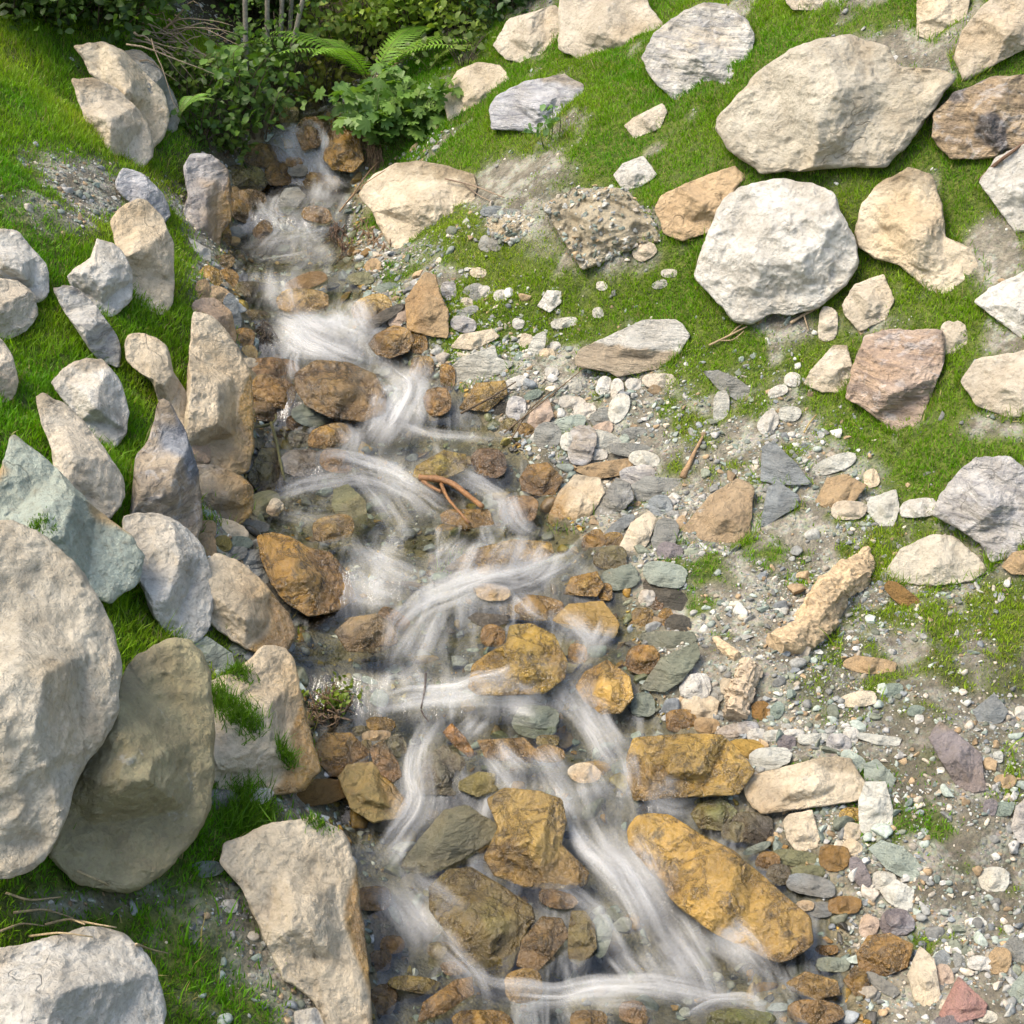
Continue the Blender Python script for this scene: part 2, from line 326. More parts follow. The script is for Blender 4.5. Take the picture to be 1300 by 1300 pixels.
stone|S|grey|.25|e 695,553,14,14,0|
stone|S|pteal|.25|e 724,539,18,10,-15|
stone|L|pink|.25|670,535 675,522 696,507 702,528 691,543 678,546|brownish pink stone among grey ones beside the stream
stone|M|greyw|.25|e 655,518,11,13,15|
stone|L|grey|.2|e 664,528,7,8,0|
stone|S|dark|.2|e 634,518,10,7,0|
stone|S|teal|.2|e 676,501,10,5,-20|
stone|L|white|.2|e 655,485,13,6,-22|
stone|W|olive|.2|e 646,543,10,10,0|
stone|W|amber|.2|e 669,548,10,8,25|
stone|L|pale|.25|e 785,518,10,17,20|
stone|S|grey|.25|e 764,529,14,9,-30|
stone|L|white|.25|e 743,522,12,9,0|
stone|L|pink|.2|e 764,545,13,7,-15|
stone|S|grey|.2|e 804,550,14,7,-5|
stone|S|pteal|.2|e 792,561,6,8,0|
stone|S|grey|.2|e 803,572,25,8,5|
stone|L|white|.2|e 757,577,13,6,0|
stone|L|pale|.2|e 722,560,9,10,0|
stone|L|white|.2|e 658,411,7,6,0|
stone|L|pale|.2|e 717,410,15,6,-10|
stone|L|white|.2|e 764,363,6,5,0|
stone|L|pale|.2|e 759,397,6,6,0|
stone|S|pale|.2|e 838,361,9,5,-15|
stone|L|white|.2|e 850,347,9,5,0|
stone|L|beige|.2|e 667,435,7,11,15|
stone|S|pale|.2|e 681,441,8,18,18|
stone|L|cream|.2|e 695,449,9,6,0|
stone|L|white|.2|e 705,440,6,6,0|
stone|M|greyw|.2|e 570,368,9,10,0|
stone|S|grey|.2|e 599,368,12,6,-25|
stone|L|white|.2|e 615,371,7,8,0|
stone|S|grey|.2|e 603,377,7,6,0|
stone|L|white|.2|e 593,384,7,5,0|
stone|S|grey|.2|e 594,395,12,5,-20|
stone|M|greyw|.2|e 589,412,14,9,15|
stone|L|white|.2|e 636,376,8,7,0|
stone|L|cream|.2|e 607,346,9,6,0|
stone|L|beige|.2|e 819,320,13,9,-25|
stone|L|beige|.3|e 793,309,11,9,0|
stone|L|white|.2|e 727,512,15,8,8|
stone|S|pale|.2|e 730,489,8,9,0|
stone|L|white|.2|e 767,490,8,11,20|
stone|L|white|.2|e 784,495,7,11,0|
stone|L|white|.2|e 804,488,9,6,0|
stone|L|beige|.2|e 837,483,18,9,0|
stone|L|white|.2|e 700,472,8,5,0|
stone|L|cream|.2|573,441 586,425 625,418 633,428 602,444|cream and amber stone directly above the pale flat slab
stone|W|amber|.2|e 568,478,9,14,0|
'''
import bpy, math, random
import numpy as np
from mathutils import Vector
from mathutils.bvhtree import BVHTree
random.seed(7); rng = np.random.default_rng(7)
scene = bpy.context.scene
col = scene.collection

# ------------------------------------------------------------------ camera
PITCH = math.radians(24.0); FOV = math.radians(36.0); T = math.tan(FOV/2)
CAM = np.array([0.0, 0.0, 4.33])
FWD = np.array([0, math.cos(PITCH), -math.sin(PITCH)])
UPV = np.array([0, math.sin(PITCH), math.cos(PITCH)])
RGT = np.array([1.0, 0, 0])
camd = bpy.data.cameras.new('camera'); camo = bpy.data.objects.new('camera', camd); col.objects.link(camo)
camo.location = CAM; camo.rotation_euler = (math.pi/2-PITCH, 0, 0)
camd.sensor_width = 36; camd.lens = 18/T; camd.clip_end = 300; camd.clip_start = .05
scene.camera = camo

def rays(px, py):
    px = np.asarray(px, float); py = np.asarray(py, float)
    a = (px-650)/650*T; b = (650-py)/650*T
    return FWD + a[..., None]*RGT + b[..., None]*UPV
def project(P):
    d = np.asarray(P)-CAM
    z = d@FWD; z = np.where(z < .05, .05, z)
    return 650+650*(d@RGT)/z/T, 650-650*(d@UPV)/z/T, z

# ------------------------------------------------------------------ noise
_p = rng.permutation(256); _p = np.concatenate([_p, _p, _p])
_g = rng.normal(size=(256, 3)); _g /= np.linalg.norm(_g, axis=1)[:, None]
def perlin(P):
    P = np.asarray(P, float); i = np.floor(P).astype(np.int64); f = P-i; i &= 255
    w = f*f*f*(f*(f*6-15)+10)
    r = 0
    for dx in (0, 1):
        for dy in (0, 1):
            for dz in (0, 1):
                h = _p[_p[_p[i[..., 0]+dx]+i[..., 1]+dy]+i[..., 2]+dz]
                g = _g[h]
                v = g[..., 0]*(f[..., 0]-dx)+g[..., 1]*(f[..., 1]-dy)+g[..., 2]*(f[..., 2]-dz)
                r = r+v*(w[..., 0] if dx else 1-w[..., 0])*(w[..., 1] if dy else 1-w[..., 1])*(w[..., 2] if dz else 1-w[..., 2])
    return r
def fbm(P, o=4, gain=.5, ridge=False):
    P = np.asarray(P, float); a = 1; s = 0
    for k in range(o):
        n = perlin(P*2**k+k*17.3)
        s = s+a*((1-2*np.abs(n)*1.6) if ridge else n); a *= gain
    return s
def fbm2(x, y, o=3, off=0):
    return fbm(np.stack([x, y, np.full_like(x, off+.37)], -1), o)
def sstep(a, b, x):
    t = np.clip((x-a)/(b-a), 0, 1); return t*t*(3-2*t)

# ------------------------------------------------------------------ terrain
def plane_y(py):   # world y where the picture row meets the mean bed plane
    b = (650-np.asarray(py, float))/650*T
    dy = math.cos(PITCH)+b*math.sin(PITCH); dz = -math.sin(PITCH)+b*math.cos(PITCH)
    s = CAM[2]/(.25*dy-dz)
    return s*dy
FALLS = [(192, .34, .22), (255, .10, .2), (345, .06, .2), (425, .13, .3), (500, .12, .25), (575, .09, .25), (742, .11, .25), (878, .11, .22), (1000, .10, .22), (1140, .08, .3)]
_tot = sum(f[1] for f in FALLS); _A = (.25*6.6-_tot)/6.6
def bed(y):
    y = np.asarray(y, float)
    z = 1.0+_A*(y-4.0)
    for py, d, w in FALLS:
        y0 = plane_y(py)-.05; z = z+d*sstep(y0-w/2, y0+w/2, y)
    z = np.where(y < 3.0, z, z)
    return z+np.maximum(y-10.75, 0)*.55
def hit_fn(px, py, fn, s0=2.5, s1=26, n=900):
    d = rays(px, py)
    S = np.linspace(s0, s1, n)
    P = CAM+S[:, None]*d.reshape(-1, 1, 3)
    below = P[..., 2] < fn(P[..., 0], P[..., 1])
    k = np.argmax(below, axis=1); k = np.where(below.any(1), k, n-1)
    lo = S[np.maximum(k-1, 0)]; hi = S[k]; dd = d.reshape(-1, 3)
    for _ in range(12):
        m = (lo+hi)/2; Q = CAM+m[:, None]*dd
        b = Q[:, 2] < fn(Q[:, 0], Q[:, 1]); hi = np.where(b, m, hi); lo = np.where(b, lo, m)
    Q = CAM+hi[:, None]*dd
    return Q.reshape(d.shape), hi.reshape(d.shape[:-1])
SL = [(372,128),(352,150),(335,200),(305,250),(290,300),(300,350),(318,400),(330,450),(335,520),(325,600),(320,660),(345,720),(368,780),(372,840),(392,900),(408,960),(432,1040),(462,1120),(472,1200),(480,1300)]
SR = [(420,128),(430,170),(448,230),(440,300),(452,350),(482,400),(545,470),(605,520),(668,590),(708,650),(748,700),(788,760),(808,830),(818,900),(880,940),(915,1030),(985,1080),(1045,1160),(1065,1230),(1085,1300)]
SB = [(425,128),(440,170),(462,222),(520,332),(600,392),(720,432),(860,482),(960,522),(1080,592),(1180,692),(1300,760),(1420,840)]
def _poly(fn, pts):
    q, _ = hit_fn(np.array([p[0] for p in pts]), np.array([p[1] for p in pts]), fn)
    o = np.argsort(q[:, 1]); return q[o, 1], q[o, 0]
yL, xLv = _poly(lambda x, y: bed(y), SL); yR, xRv = _poly(lambda x, y: bed(y), SR)
def ext(y, ys, xs): return np.interp(y, ys, xs)
def xL(y): return ext(y, yL, xLv)
def xR(y): return ext(y, yR, xRv)
yB, xBv = _poly(lambda x, y: bed(y)+.16*np.maximum(x-xR(y), 0), SB)
def xB(y):
    v = ext(y, yB, xBv); lo = np.minimum(yB.min(), 99)
    return np.where(y < lo, xBv[0]+(lo-y)*.55, v)
def HS(x, y):   # ground without small bumps
    l = xL(y); r = xR(y); g = np.maximum(xB(y)-r, .08)
    dR = x-r; dl = l-x
    kb = sstep(0, .7, np.maximum(np.maximum(dR, dl), 0)); b = bed(y)*(1-kb)+(1.0+.25*(y-4.0)+np.maximum(y-10.75, 0)*.55)*kb
    k = .18
    t = dR-g; steep = np.where(t > k, t, np.where(t < -k, 0, (t+k)**2/(4*k)))
    flat = np.minimum(np.maximum(dR, 0), g)
    hr = .17*flat+.60*np.minimum(steep, 2.6)+.25*np.maximum(steep-2.6, 0)
    dl0 = np.maximum(dl, 0); hl = .5*dl0+.42*(1-np.exp(-dl0*1.3))-.3*np.logaddexp(0, (dl0-4.2)*3)/3
    u = np.clip((x-l)/np.maximum(r-l, .05), 0, 1)
    ch = -.13*(4*u*(1-u))**.6
    far = sstep(10.2, 12.0, y)
    return b+np.where(dR > 0, hr, 0)*(1-.4*far)+np.where(dl > 0, hl, 0)*(1-.3*far)+ch*(1-far)
def H(x, y):
    out = np.maximum(np.maximum(x-xR(y), xL(y)-x), 0)
    a = sstep(0, .5, out)
    return HS(x, y)+fbm2(x*1.3, y*1.3, 3)*(.03+.09*a)+fbm2(x*9, y*9, 3, 5)*.018
def WZ(x, y):
    return bed(y)-.005+fbm2(x*4, y*3, 3, 9)*.012
def HW(x, y): return np.maximum(H(x, y), WZ(x, y)*np.where((x > xL(y)) & (x < xR(y)), 1, 0)-np.where((x > xL(y)) & (x < xR(y)), 0, 9))

# ------------------------------------------------------------------ materials
class NT:
    def __init__(s, name):
        s.m = bpy.data.materials.new(name); s.m.use_nodes = True; s.t = s.m.node_tree; s.t.nodes.clear()
        s.out = s.n('ShaderNodeOutputMaterial')
    def n(s, typ, **kw):
        nd = s.t.nodes.new(typ)
        for k, v in kw.items(): setattr(nd, k, v)
        return nd
    def set(s, sock, v):
        if isinstance(v, bpy.types.NodeSocket): s.t.links.new(v, sock)
        elif v is not None: sock.default_value = v
    def math(s, op, a, b=None, c=None, clamp=False):
        nd = s.n('ShaderNodeMath', operation=op); nd.use_clamp = clamp
        s.set(nd.inputs[0], a); s.set(nd.inputs[1], b)
        if c is not None: s.set(nd.inputs[2], c)
        return nd.outputs[0]
    def mix(s, f, a, b, mode='MIX'):
        nd = s.n('ShaderNodeMix', data_type='RGBA', blend_type=mode)
        s.set(nd.inputs[0], f)
        for i, v in ((6, a), (7, b)):
            s.set(nd.inputs[i], v if isinstance(v, bpy.types.NodeSocket) or len(v) == 4 else tuple(v)+(1,))
        return nd.outputs[2]
    def noise(s, vec, scale, detail=4, rough=.55, dist=0):
        nd = s.n('ShaderNodeTexNoise'); s.set(nd.inputs['Vector'], vec)
        for k, v in (('Scale', scale), ('Detail', detail), ('Roughness', rough), ('Distortion', dist)): nd.inputs[k].default_value = v
        return nd.outputs['Fac']
    def ramp(s, f, a, b, lo=0., hi=1.):
        nd = s.n('ShaderNodeMapRange', interpolation_type='SMOOTHSTEP'); s.set(nd.inputs[0], f)
        for i, v in enumerate((a, b, lo, hi)): s.set(nd.inputs[i+1], v)
        return nd.outputs[0]
    def attr(s, name, typ='GEOMETRY'):
        nd = s.n('ShaderNodeAttribute', attribute_name=name, attribute_type=typ); return nd
    def bump(s, h, strength, dist, normal=None):
        nd = s.n('ShaderNodeBump'); nd.inputs['Strength'].default_value = strength; nd.inputs['Distance'].default_value = dist
        s.set(nd.inputs['Height'], h)
        if normal is not None: s.set(nd.inputs['Normal'], normal)
        return nd.outputs[0]
    def bsdf(s, color, rough, normal=None, spec=.5, coat=None, coatn=None):
        nd = s.n('ShaderNodeBsdfPrincipled'); s.set(nd.inputs['Base Color'], color); s.set(nd.inputs['Roughness'], rough)
        s.set(nd.inputs['Specular IOR Level'], spec)
        if normal is not None: s.set(nd.inputs['Normal'], normal)
        if coat is not None:
            s.set(nd.inputs['Coat Weight'], coat); nd.inputs['Coat Roughness'].default_value = .09; nd.inputs['Coat IOR'].default_value = 1.5; s.set(nd.inputs['Coat Normal'], coatn)
        return nd.outputs[0]
    def done(s, sh):
        s.t.links.new(sh, s.out.inputs[0]); return s.m

def rock_material(name, kind):
    t = NT(name)
    co = t.n('ShaderNodeTexCoord').outputs['Object']
    rnd = t.n('ShaderNodeObjectInfo').outputs['Random']
    off = t.n('ShaderNodeVectorMath', operation='SCALE'); off.inputs[0].default_value = (37, 53, 71); t.set(off.inputs['Scale'], rnd)
    add = t.n('ShaderNodeVectorMath', operation='ADD'); t.set(add.inputs[0], co); t.set(add.inputs[1], off.outputs[0])
    v = add.outputs[0]
    base = t.attr('Col').outputs['Color']; wet = t.attr('wet').outputs['Fac']
    n1 = t.noise(v, 5, 8, .62, .4); n2 = t.noise(v, 45, 6, .7); n3 = t.noise(v, 2.2, 3, .5)
    c = t.mix(1.0, base, t.mix(t.ramp(n1, .3, .7), (.76, .735, .69), (1.10, 1.10, 1.08)), 'MULTIPLY')
    c = t.mix(t.ramp(n2, .42, .78, 0, .5), c, (.20, .165, .115), 'MIX') if kind in 'LD' else c
    if kind in 'LM':   # warm mineral stain and dirt in patches
        c = t.mix(t.ramp(n3, .5, .72, 0, .45), c, t.mix(1.0, c, (1.0, .82, .58), 'MULTIPLY'))
        n5 = t.noise(v, 7, 6, .7, 1.0)
        c = t.mix(t.ramp(n5, .57, .72, 0, .5), c, (.17, .135, .085))
        c = t.mix(t.ramp(t.noise(v, 11, 5, .7), .62, .72, 0, .45), c, (.55, .53, .47))
    st = t.n('ShaderNodeMapping'); st.inputs['Rotation'].default_value = (.5, .9, .3); st.inputs['Scale'].default_value = (1, 1, 6 if kind != 'S' else 9); t.set(st.inputs['Vector'], v)
    lay = t.noise(st.outputs[0], 6, 7, .65, .6)
    if kind in 'MS':
        c = t.mix(t.ramp(lay, .42, .62, 0, .7 if kind == 'M' else .45), c, t.mix(1.0, base, (.42, .43, .46) if kind == 'M' else (.6, .62, .6), 'MULTIPLY'))
    if kind == 'M':
        c = t.mix(t.ramp(t.noise(v, 8, 6, .6, 1.5), .52, .66, 0, .3), c, (.70, .70, .70))
    if kind == 'W':
        c = t.mix(t.ramp(n1, .45, .7, 0, .75), c, t.mix(1.0, base, (1.45, 1.38, 1.15), 'MULTIPLY'))
        c = t.mix(t.ramp(t.noise(v, 14, 7, .7, .8), .50, .66, 0, .8), c, (.04, .032, .014))
        c = t.mix(t.ramp(n2, .52, .7, 0, .5), c, t.mix(1.0, base, (1.6, 1.6, 1.5), 'MULTIPLY'))
        c = t.mix(t.ramp(n3, .55, .68, 0, .4), c, (.13, .12, .05))
        rg = t.math('ABSOLUTE', t.math('SUBTRACT', t.noise(v, 7, 6, .62, .25), .5))
        c = t.mix(t.ramp(rg, 0, .022, .6, 0), c, (.05, .036, .014))
    ln = t.noise(v, 1.3, 4, .6, .25)
    ln2 = t.math('ABSOLUTE', t.math('SUBTRACT', ln, .5))
    crack = t.math('MULTIPLY', t.ramp(ln2, 0, .006, 1, 0), t.ramp(t.noise(v, 2.3, 2, .5), .54, .64, 0, .5))
    if kind in 'LMW': c = t.mix(t.math('MULTIPLY', crack, .35), c, (.12, .10, .07))
    if kind == 'W':   # dark wet band along the water line
        c = t.mix(t.ramp(t.math('ADD', wet, t.math('MULTIPLY', n1, .3)), .72, .98, 0, .7), c, t.mix(1.0, c, (.38, .32, .24), 'MULTIPLY'))
    # algae stain and darkening of wetted stone
    wc = t.mix(t.ramp(n1, .35, .7), (.17, .085, .010), (.52, .275, .028))
    wf = t.math('MULTIPLY', wet, t.ramp(n2, .2, .8, .75, 1)) if kind != 'W' else t.math('MULTIPLY', wet, .22)
    c = t.mix(wf, c, t.mix(.85 if kind == 'S' else .15, wc, t.mix(1.0, base, (.62, .60, .52) if kind == 'S' else (.5, .42, .3), 'MULTIPLY')))
    gl = .24 if kind == 'W' else .85
    rough = t.mix(wf, (gl,)*3, (.20,)*3) if kind != 'W' else t.ramp(n2, .3, .7, .08, .26)
    n6 = t.noise(v, 16, 7, .68, .5)
    h = t.math('ADD', t.math('ADD', t.math('MULTIPLY', n1, .9), t.math('MULTIPLY', n6, .5)), t.math('MULTIPLY', n2, .34))
    if kind == 'W': h = t.math('ADD', h, t.math('MULTIPLY', t.ramp(rg, 0, .05), .28))
    if kind in 'MS': h = t.math('ADD', h, t.math('MULTIPLY', lay, .9))
    h = t.math('SUBTRACT', h, t.math('MULTIPLY', crack, .3))
    nb = t.bump(h, 1.0, .05 if kind != 'W' else .075)
    fine = t.noise(v, 140, 4, .7)
    nb = t.bump(fine, .5, .006, nb)
    coat = t.bump(t.noise(v, 55, 4, .6), .5, .012, t.bump(n1, .8, .04))
    return t.done(t.bsdf(c, rough, nb, 1.0 if kind == 'W' else t.mix(wf, (.35,)*3, (.8,)*3), (t.math('MULTIPLY', wet, .35) if kind != 'W' else .4), coat))
MAT = {k: rock_material(n, k) for k, n in (('L', 'limestone'), ('M', 'veined_stone'), ('S', 'layered_slate'), ('W', 'wet_stone'), ('D', 'gritty_soil'))}

def ground_material():
    t = NT('ground_soil')
    co = t.n('ShaderNodeTexCoord').outputs['Object']
    gr = t.attr('grassy').outputs['Fac']; wet = t.attr('wet').outputs['Fac']; dk = t.attr('humus').outputs['Fac']
    n1 = t.noise(co, 2.5, 6, .6); n2 = t.noise(co, 28, 8, .7); n3 = t.noise(co, 9, 6, .65)
    soil = t.mix(t.ramp(n1, .35, .65), (.115, .098, .068), (.22, .195, .145))
    soil = t.mix(t.ramp(n2, .35, .7), t.mix(1.0, soil, (.55, .55, .55), 'MULTIPLY'), t.mix(1.0, soil, (1.25, 1.25, 1.25), 'MULTIPLY'))
    v = t.n('ShaderNodeTexVoronoi'); v.inputs['Scale'].default_value = 75; t.set(v.inputs['Vector'], co)
    soil = t.mix(t.ramp(n3, .45, .6, .1, .6), soil, t.mix(1.0, t.mix(.90, v.outputs['Color'], (.52, .52, .46)), (.8, .8, .72), 'MULTIPLY'))
    moss = t.mix(t.ramp(n2, .3, .7), (.035, .06, .008), (.12, .15, .025))
    c = t.mix(gr, soil, moss)
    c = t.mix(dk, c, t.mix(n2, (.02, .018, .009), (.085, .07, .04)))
    c = t.mix(wet, c, t.mix(t.ramp(n3, .35, .65), (.075, .07, .045), (.22, .18, .10)))
    h = t.math('ADD', t.math('MULTIPLY', v.outputs['Distance'], -.5), t.math('ADD', n2, n3))
    return t.done(t.bsdf(c, t.mix(wet, (.95,)*3, (.35,)*3), t.bump(h, .8, .02), .3))
def leafy(name, tl=.35, gloss=.45):
    t = NT(name)
    c = t.attr('Col').outputs['Color']
    p = t.bsdf(c, gloss, None, .35)
    tr = t.n('ShaderNodeBsdfTranslucent'); t.set(tr.inputs[0], t.mix(1.0, c, (1.3, 1.4, .5), 'MULTIPLY'))
    m = t.n('ShaderNodeMixShader'); m.inputs[0].default_value = tl; t.set(m.inputs[1], p); t.set(m.inputs[2], tr.outputs[0])
    return t.done(m.outputs[0])
def vcol(name, rough=.85, bumps=0.):
    t = NT(name); c = t.attr('Col').outputs['Color']; co = t.n('ShaderNodeTexCoord').outputs['Object']
    n = t.noise(co, 60, 6, .7); c = t.mix(1.0, c, t.mix(t.ramp(n, .3, .7), (.6,)*3, (1.2,)*3), 'MULTIPLY')
    w = t.attr('wet').outputs['Fac']
    return t.done(t.bsdf(c, t.mix(w, (rough,)*3, (.25,)*3), t.bump(n, bumps, .01) if bumps else None, .4))
GROUND = ground_material(); GRASS = leafy('grass_blade', .4, .55); LEAF = leafy('leaf', .35, .45); PEB = vcol('pebble_stone', .8, .5); WOOD = vcol('weathered_wood', .8, .8)
def water_material():
    t = NT('clear_water')
    co = t.n('ShaderNodeUVMap').outputs[0]
    mp = t.n('ShaderNodeMapping'); mp.inputs['Scale'].default_value = (11, 2.2, 1); t.set(mp.inputs[0], co)
    s = t.noise(mp.outputs[0], 1.0, 5, .6, .9)
    ob = t.n('ShaderNodeTexCoord').outputs['Object']
    patch = t.noise(ob, 2.4, 3, .5)
    fo = t.attr('foam').outputs['Fac']
    a = t.math('ADD', t.math('MULTIPLY', t.ramp(s, .42, .75), t.ramp(patch, .38, .64, .03, .28)), t.math('MULTIPLY', fo, t.ramp(s, .25, .7, .25, 1)), clamp=True)
    tr = t.n('ShaderNodeBsdfTransparent'); tr.inputs[0].default_value = (.86, .89, .82, 1)
    gl = t.n('ShaderNodeBsdfGlossy'); gl.inputs['Roughness'].default_value = .08; gl.inputs[0].default_value = (1, 1, 1, 1)
    nb = t.bump(t.math('ADD', s, t.math('MULTIPLY', t.noise(ob, 14, 4, .6), .8)), .22, .03)
    t.set(gl.inputs['Normal'], nb)
    fr = t.n('ShaderNodeFresnel'); fr.inputs[0].default_value = 1.45; t.set(fr.inputs['Normal'], nb)
    m = t.n('ShaderNodeMixShader'); t.set(m.inputs[0], fr.outputs[0]); t.set(m.inputs[1], tr.outputs[0]); t.set(m.inputs[2], gl.outputs[0])
    df = t.bsdf((.72, .73, .70, 1), .5, nb, .4)
    m2 = t.n('ShaderNodeMixShader'); t.set(m2.inputs[0], a); t.set(m2.inputs[1], m.outputs[0]); t.set(m2.inputs[2], df)
    return t.done(m2.outputs[0])
def veil_material():
    t = NT('white_water')
    uv = t.n('ShaderNodeUVMap').outputs[0]
    def st(sx, sy, d):
        mp = t.n('ShaderNodeMapping'); mp.inputs['Scale'].default_value = (sx, sy, 1); t.set(mp.inputs[0], uv)
        return t.noise(mp.outputs[0], 1.0, d, .6, .5)
    a1 = st(42, 1.6, 4); a2 = st(16, 1.2, 3)
    de = t.attr('foam').outputs['Fac']
    s = t.math('ADD', t.math('MULTIPLY', a1, .5), t.math('MULTIPLY', a2, .5))
    al = t.math('MULTIPLY', de, t.ramp(s, .40, .60, .07, 1.0), clamp=True)
    tr = t.n('ShaderNodeBsdfTransparent')
    d = t.bsdf((.82, .82, .79, 1), .25, t.bump(s, .6, .02), .5)
    tl = t.n('ShaderNodeBsdfTranslucent'); tl.inputs[0].default_value = (.82, .82, .79, 1)
    dd = t.n('ShaderNodeMixShader'); dd.inputs[0].default_value = .3; t.set(dd.inputs[1], d); t.set(dd.inputs[2], tl.outputs[0])
    m = t.n('ShaderNodeMixShader'); t.set(m.inputs[0], al); t.set(m.inputs[1], tr.outputs[0]); t.set(m.inputs[2], dd.outputs[0])
    return t.done(m.outputs[0])
WATER = water_material(); VEIL = veil_material()

# ------------------------------------------------------------------ mesh helpers
def make_mesh(name, V, faces, mat, attrs=None, smooth=True, uv=None):
    """faces: list of int arrays (n,k)"""
    me = bpy.data.meshes.new(name)
    V = np.ascontiguousarray(V, np.float32)
    me.vertices.add(len(V)); me.vertices.foreach_set('co', V.ravel())
    fl = [np.asarray(f, np.int32) for f in faces if len(f)]
    loops = np.concatenate([f.ravel() for f in fl]); tot = np.concatenate([np.full(len(f), f.shape[1], np.int32) for f in fl])
    st = np.concatenate([[0], np.cumsum(tot)[:-1]]).astype(np.int32)
    me.loops.add(len(loops)); me.loops.foreach_set('vertex_index', loops)
    me.polygons.add(len(tot)); me.polygons.foreach_set('loop_start', st)
    try: me.polygons.foreach_set('loop_total', tot)
    except Exception: pass
    me.update(calc_edges=True)
    if smooth: me.polygons.foreach_set('use_smooth', np.ones(len(tot), bool))
    for k, a in (attrs or {}).items():
        a = np.asarray(a, np.float32)
        if a.ndim == 2:
            at = me.attributes.new(k, 'FLOAT_COLOR', 'POINT')
            at.data.foreach_set('color', np.concatenate([a, np.ones((len(a), 1), np.float32)], 1).ravel())
        else:
            at = me.attributes.new(k, 'FLOAT', 'POINT'); at.data.foreach_set('value', a)
    if uv is not None:
        l = me.uv_layers.new(name='UVMap'); l.data.foreach_set('uv', np.asarray(uv, np.float32)[loops].ravel())
    me.materials.append(mat)
    return me
def link(name, me, loc=(0, 0, 0), parent=None, **props):
    o = bpy.data.objects.new(name, me); col.objects.link(o); o.location = loc
    if parent is not None: o.parent = parent
    for k, v in props.items(): o[k] = v
    return o
def empty(name, loc, **props):
    o = bpy.data.objects.new(name, None); col.objects.link(o); o.location = loc; o.empty_display_size = .05
    for k, v in props.items(): o[k] = v
    return o
import bmesh
_ico = {}
def ico(n):
    if n not in _ico:
        bm = bmesh.new(); bmesh.ops.create_icosphere(bm, subdivisions=n, radius=1)
        bm.verts.ensure_lookup_table()
        _ico[n] = (np.array([v.co[:] for v in bm.verts]), np.array([[v.index for v in f.verts] for f in bm.faces])); bm.free()
    return _ico[n]
def rot_from(n, ang):   # matrices with z along n, spun by ang ; n (k,3)
    n = n/np.linalg.norm(n, axis=1)[:, None]
    a = np.where(np.abs(n[:, :1]) < .9, np.array([[1., 0, 0]]), np.array([[0, 1., 0]]))
    x = np.cross(a, n); x /= np.linalg.norm(x, axis=1)[:, None]; y = np.cross(n, x)
    c, s = np.cos(ang)[:, None], np.sin(ang)[:, None]
    return np.stack([x*c+y*s, y*c-x*s, n], -1)
def scatter_mesh(name, tv, tf, M, P, cols, mat, extra=None, smooth=True, loc=(0, 0, 0)):
    n = len(P); k = len(tv)
    V = np.einsum('nij,kj->nki', M, tv)+P[:, None, :]-np.asarray(loc)
    F = [(np.asarray(f)[None]+(np.arange(n)*k)[:, None, None]).reshape(-1, np.asarray(f).shape[1]) for f in tf]
    at = {'Col': np.repeat(cols, k, 0)}
    for e, a in (extra or {}).items(): at[e] = np.repeat(a, k)
    return make_mesh(name, V.reshape(-1, 3), F, mat, at, smooth)
def slope_normal(x, y, fn=HS, e=.12):
    gx = (fn(x+e, y)-fn(x-e, y))/(2*e); gy = (fn(x, y+e)-fn(x, y-e))/(2*e)
    n = np.stack([-gx, -gy, np.ones_like(gx)], -1); return n/np.linalg.norm(n, axis=-1)[..., None]

# ------------------------------------------------------------------ rock table
COL = dict(white=(.59,.57,.515), cream=(.64,.55,.41), beige=(.60,.53,.42), bgrey=(.56,.51,.41), obeige=(.36,.32,.19), tan=(.42,.30,.17), tan2=(.28,.19,.09), grey=(.30,.30,.27),
 marble=(.54,.54,.55), greyw=(.50,.48,.45), bluegrey=(.27,.29,.29), teal=(.24,.29,.24), pteal=(.40,.45,.38), pale=(.58,.57,.50), green=(.19,.20,.10), olive=(.22,.185,.05), oliveg=(.34,.25,.05),
 amber=(.37,.205,.036), ochre=(.45,.285,.07), gold=(.52,.315,.055), brown=(.25,.145,.045), brownspot=(.44,.33,.21), dark=(.075,.07,.055), pink=(.52,.40,.31), rose=(.38,.22,.19), orange=(.58,.42,.25),
 orange2=(.46,.20,.03), purple=(.25,.22,.22), multi=(.46,.38,.28), stain=(.42,.31,.19), slate=(.19,.19,.12), slate2=(.24,.26,.19), moss=(.13,.17,.02), soil=(.44,.38,.27))
WORD = dict(white='white', cream='cream', beige='beige', grey='grey', marble='marbled', greyw='mottled grey', bluegrey='blue-grey', teal='teal grey', pteal='pale teal', pale='off-white', green='greenish', olive='olive brown', amber='amber', ochre='ochre', gold='golden', brown='brown', dark='dark grey', pink='pinkish', orange='orange', purple='purplish', tan='tan', rose='pink', moss='mossy', soil='earthy', tan2='tan', obeige='beige')
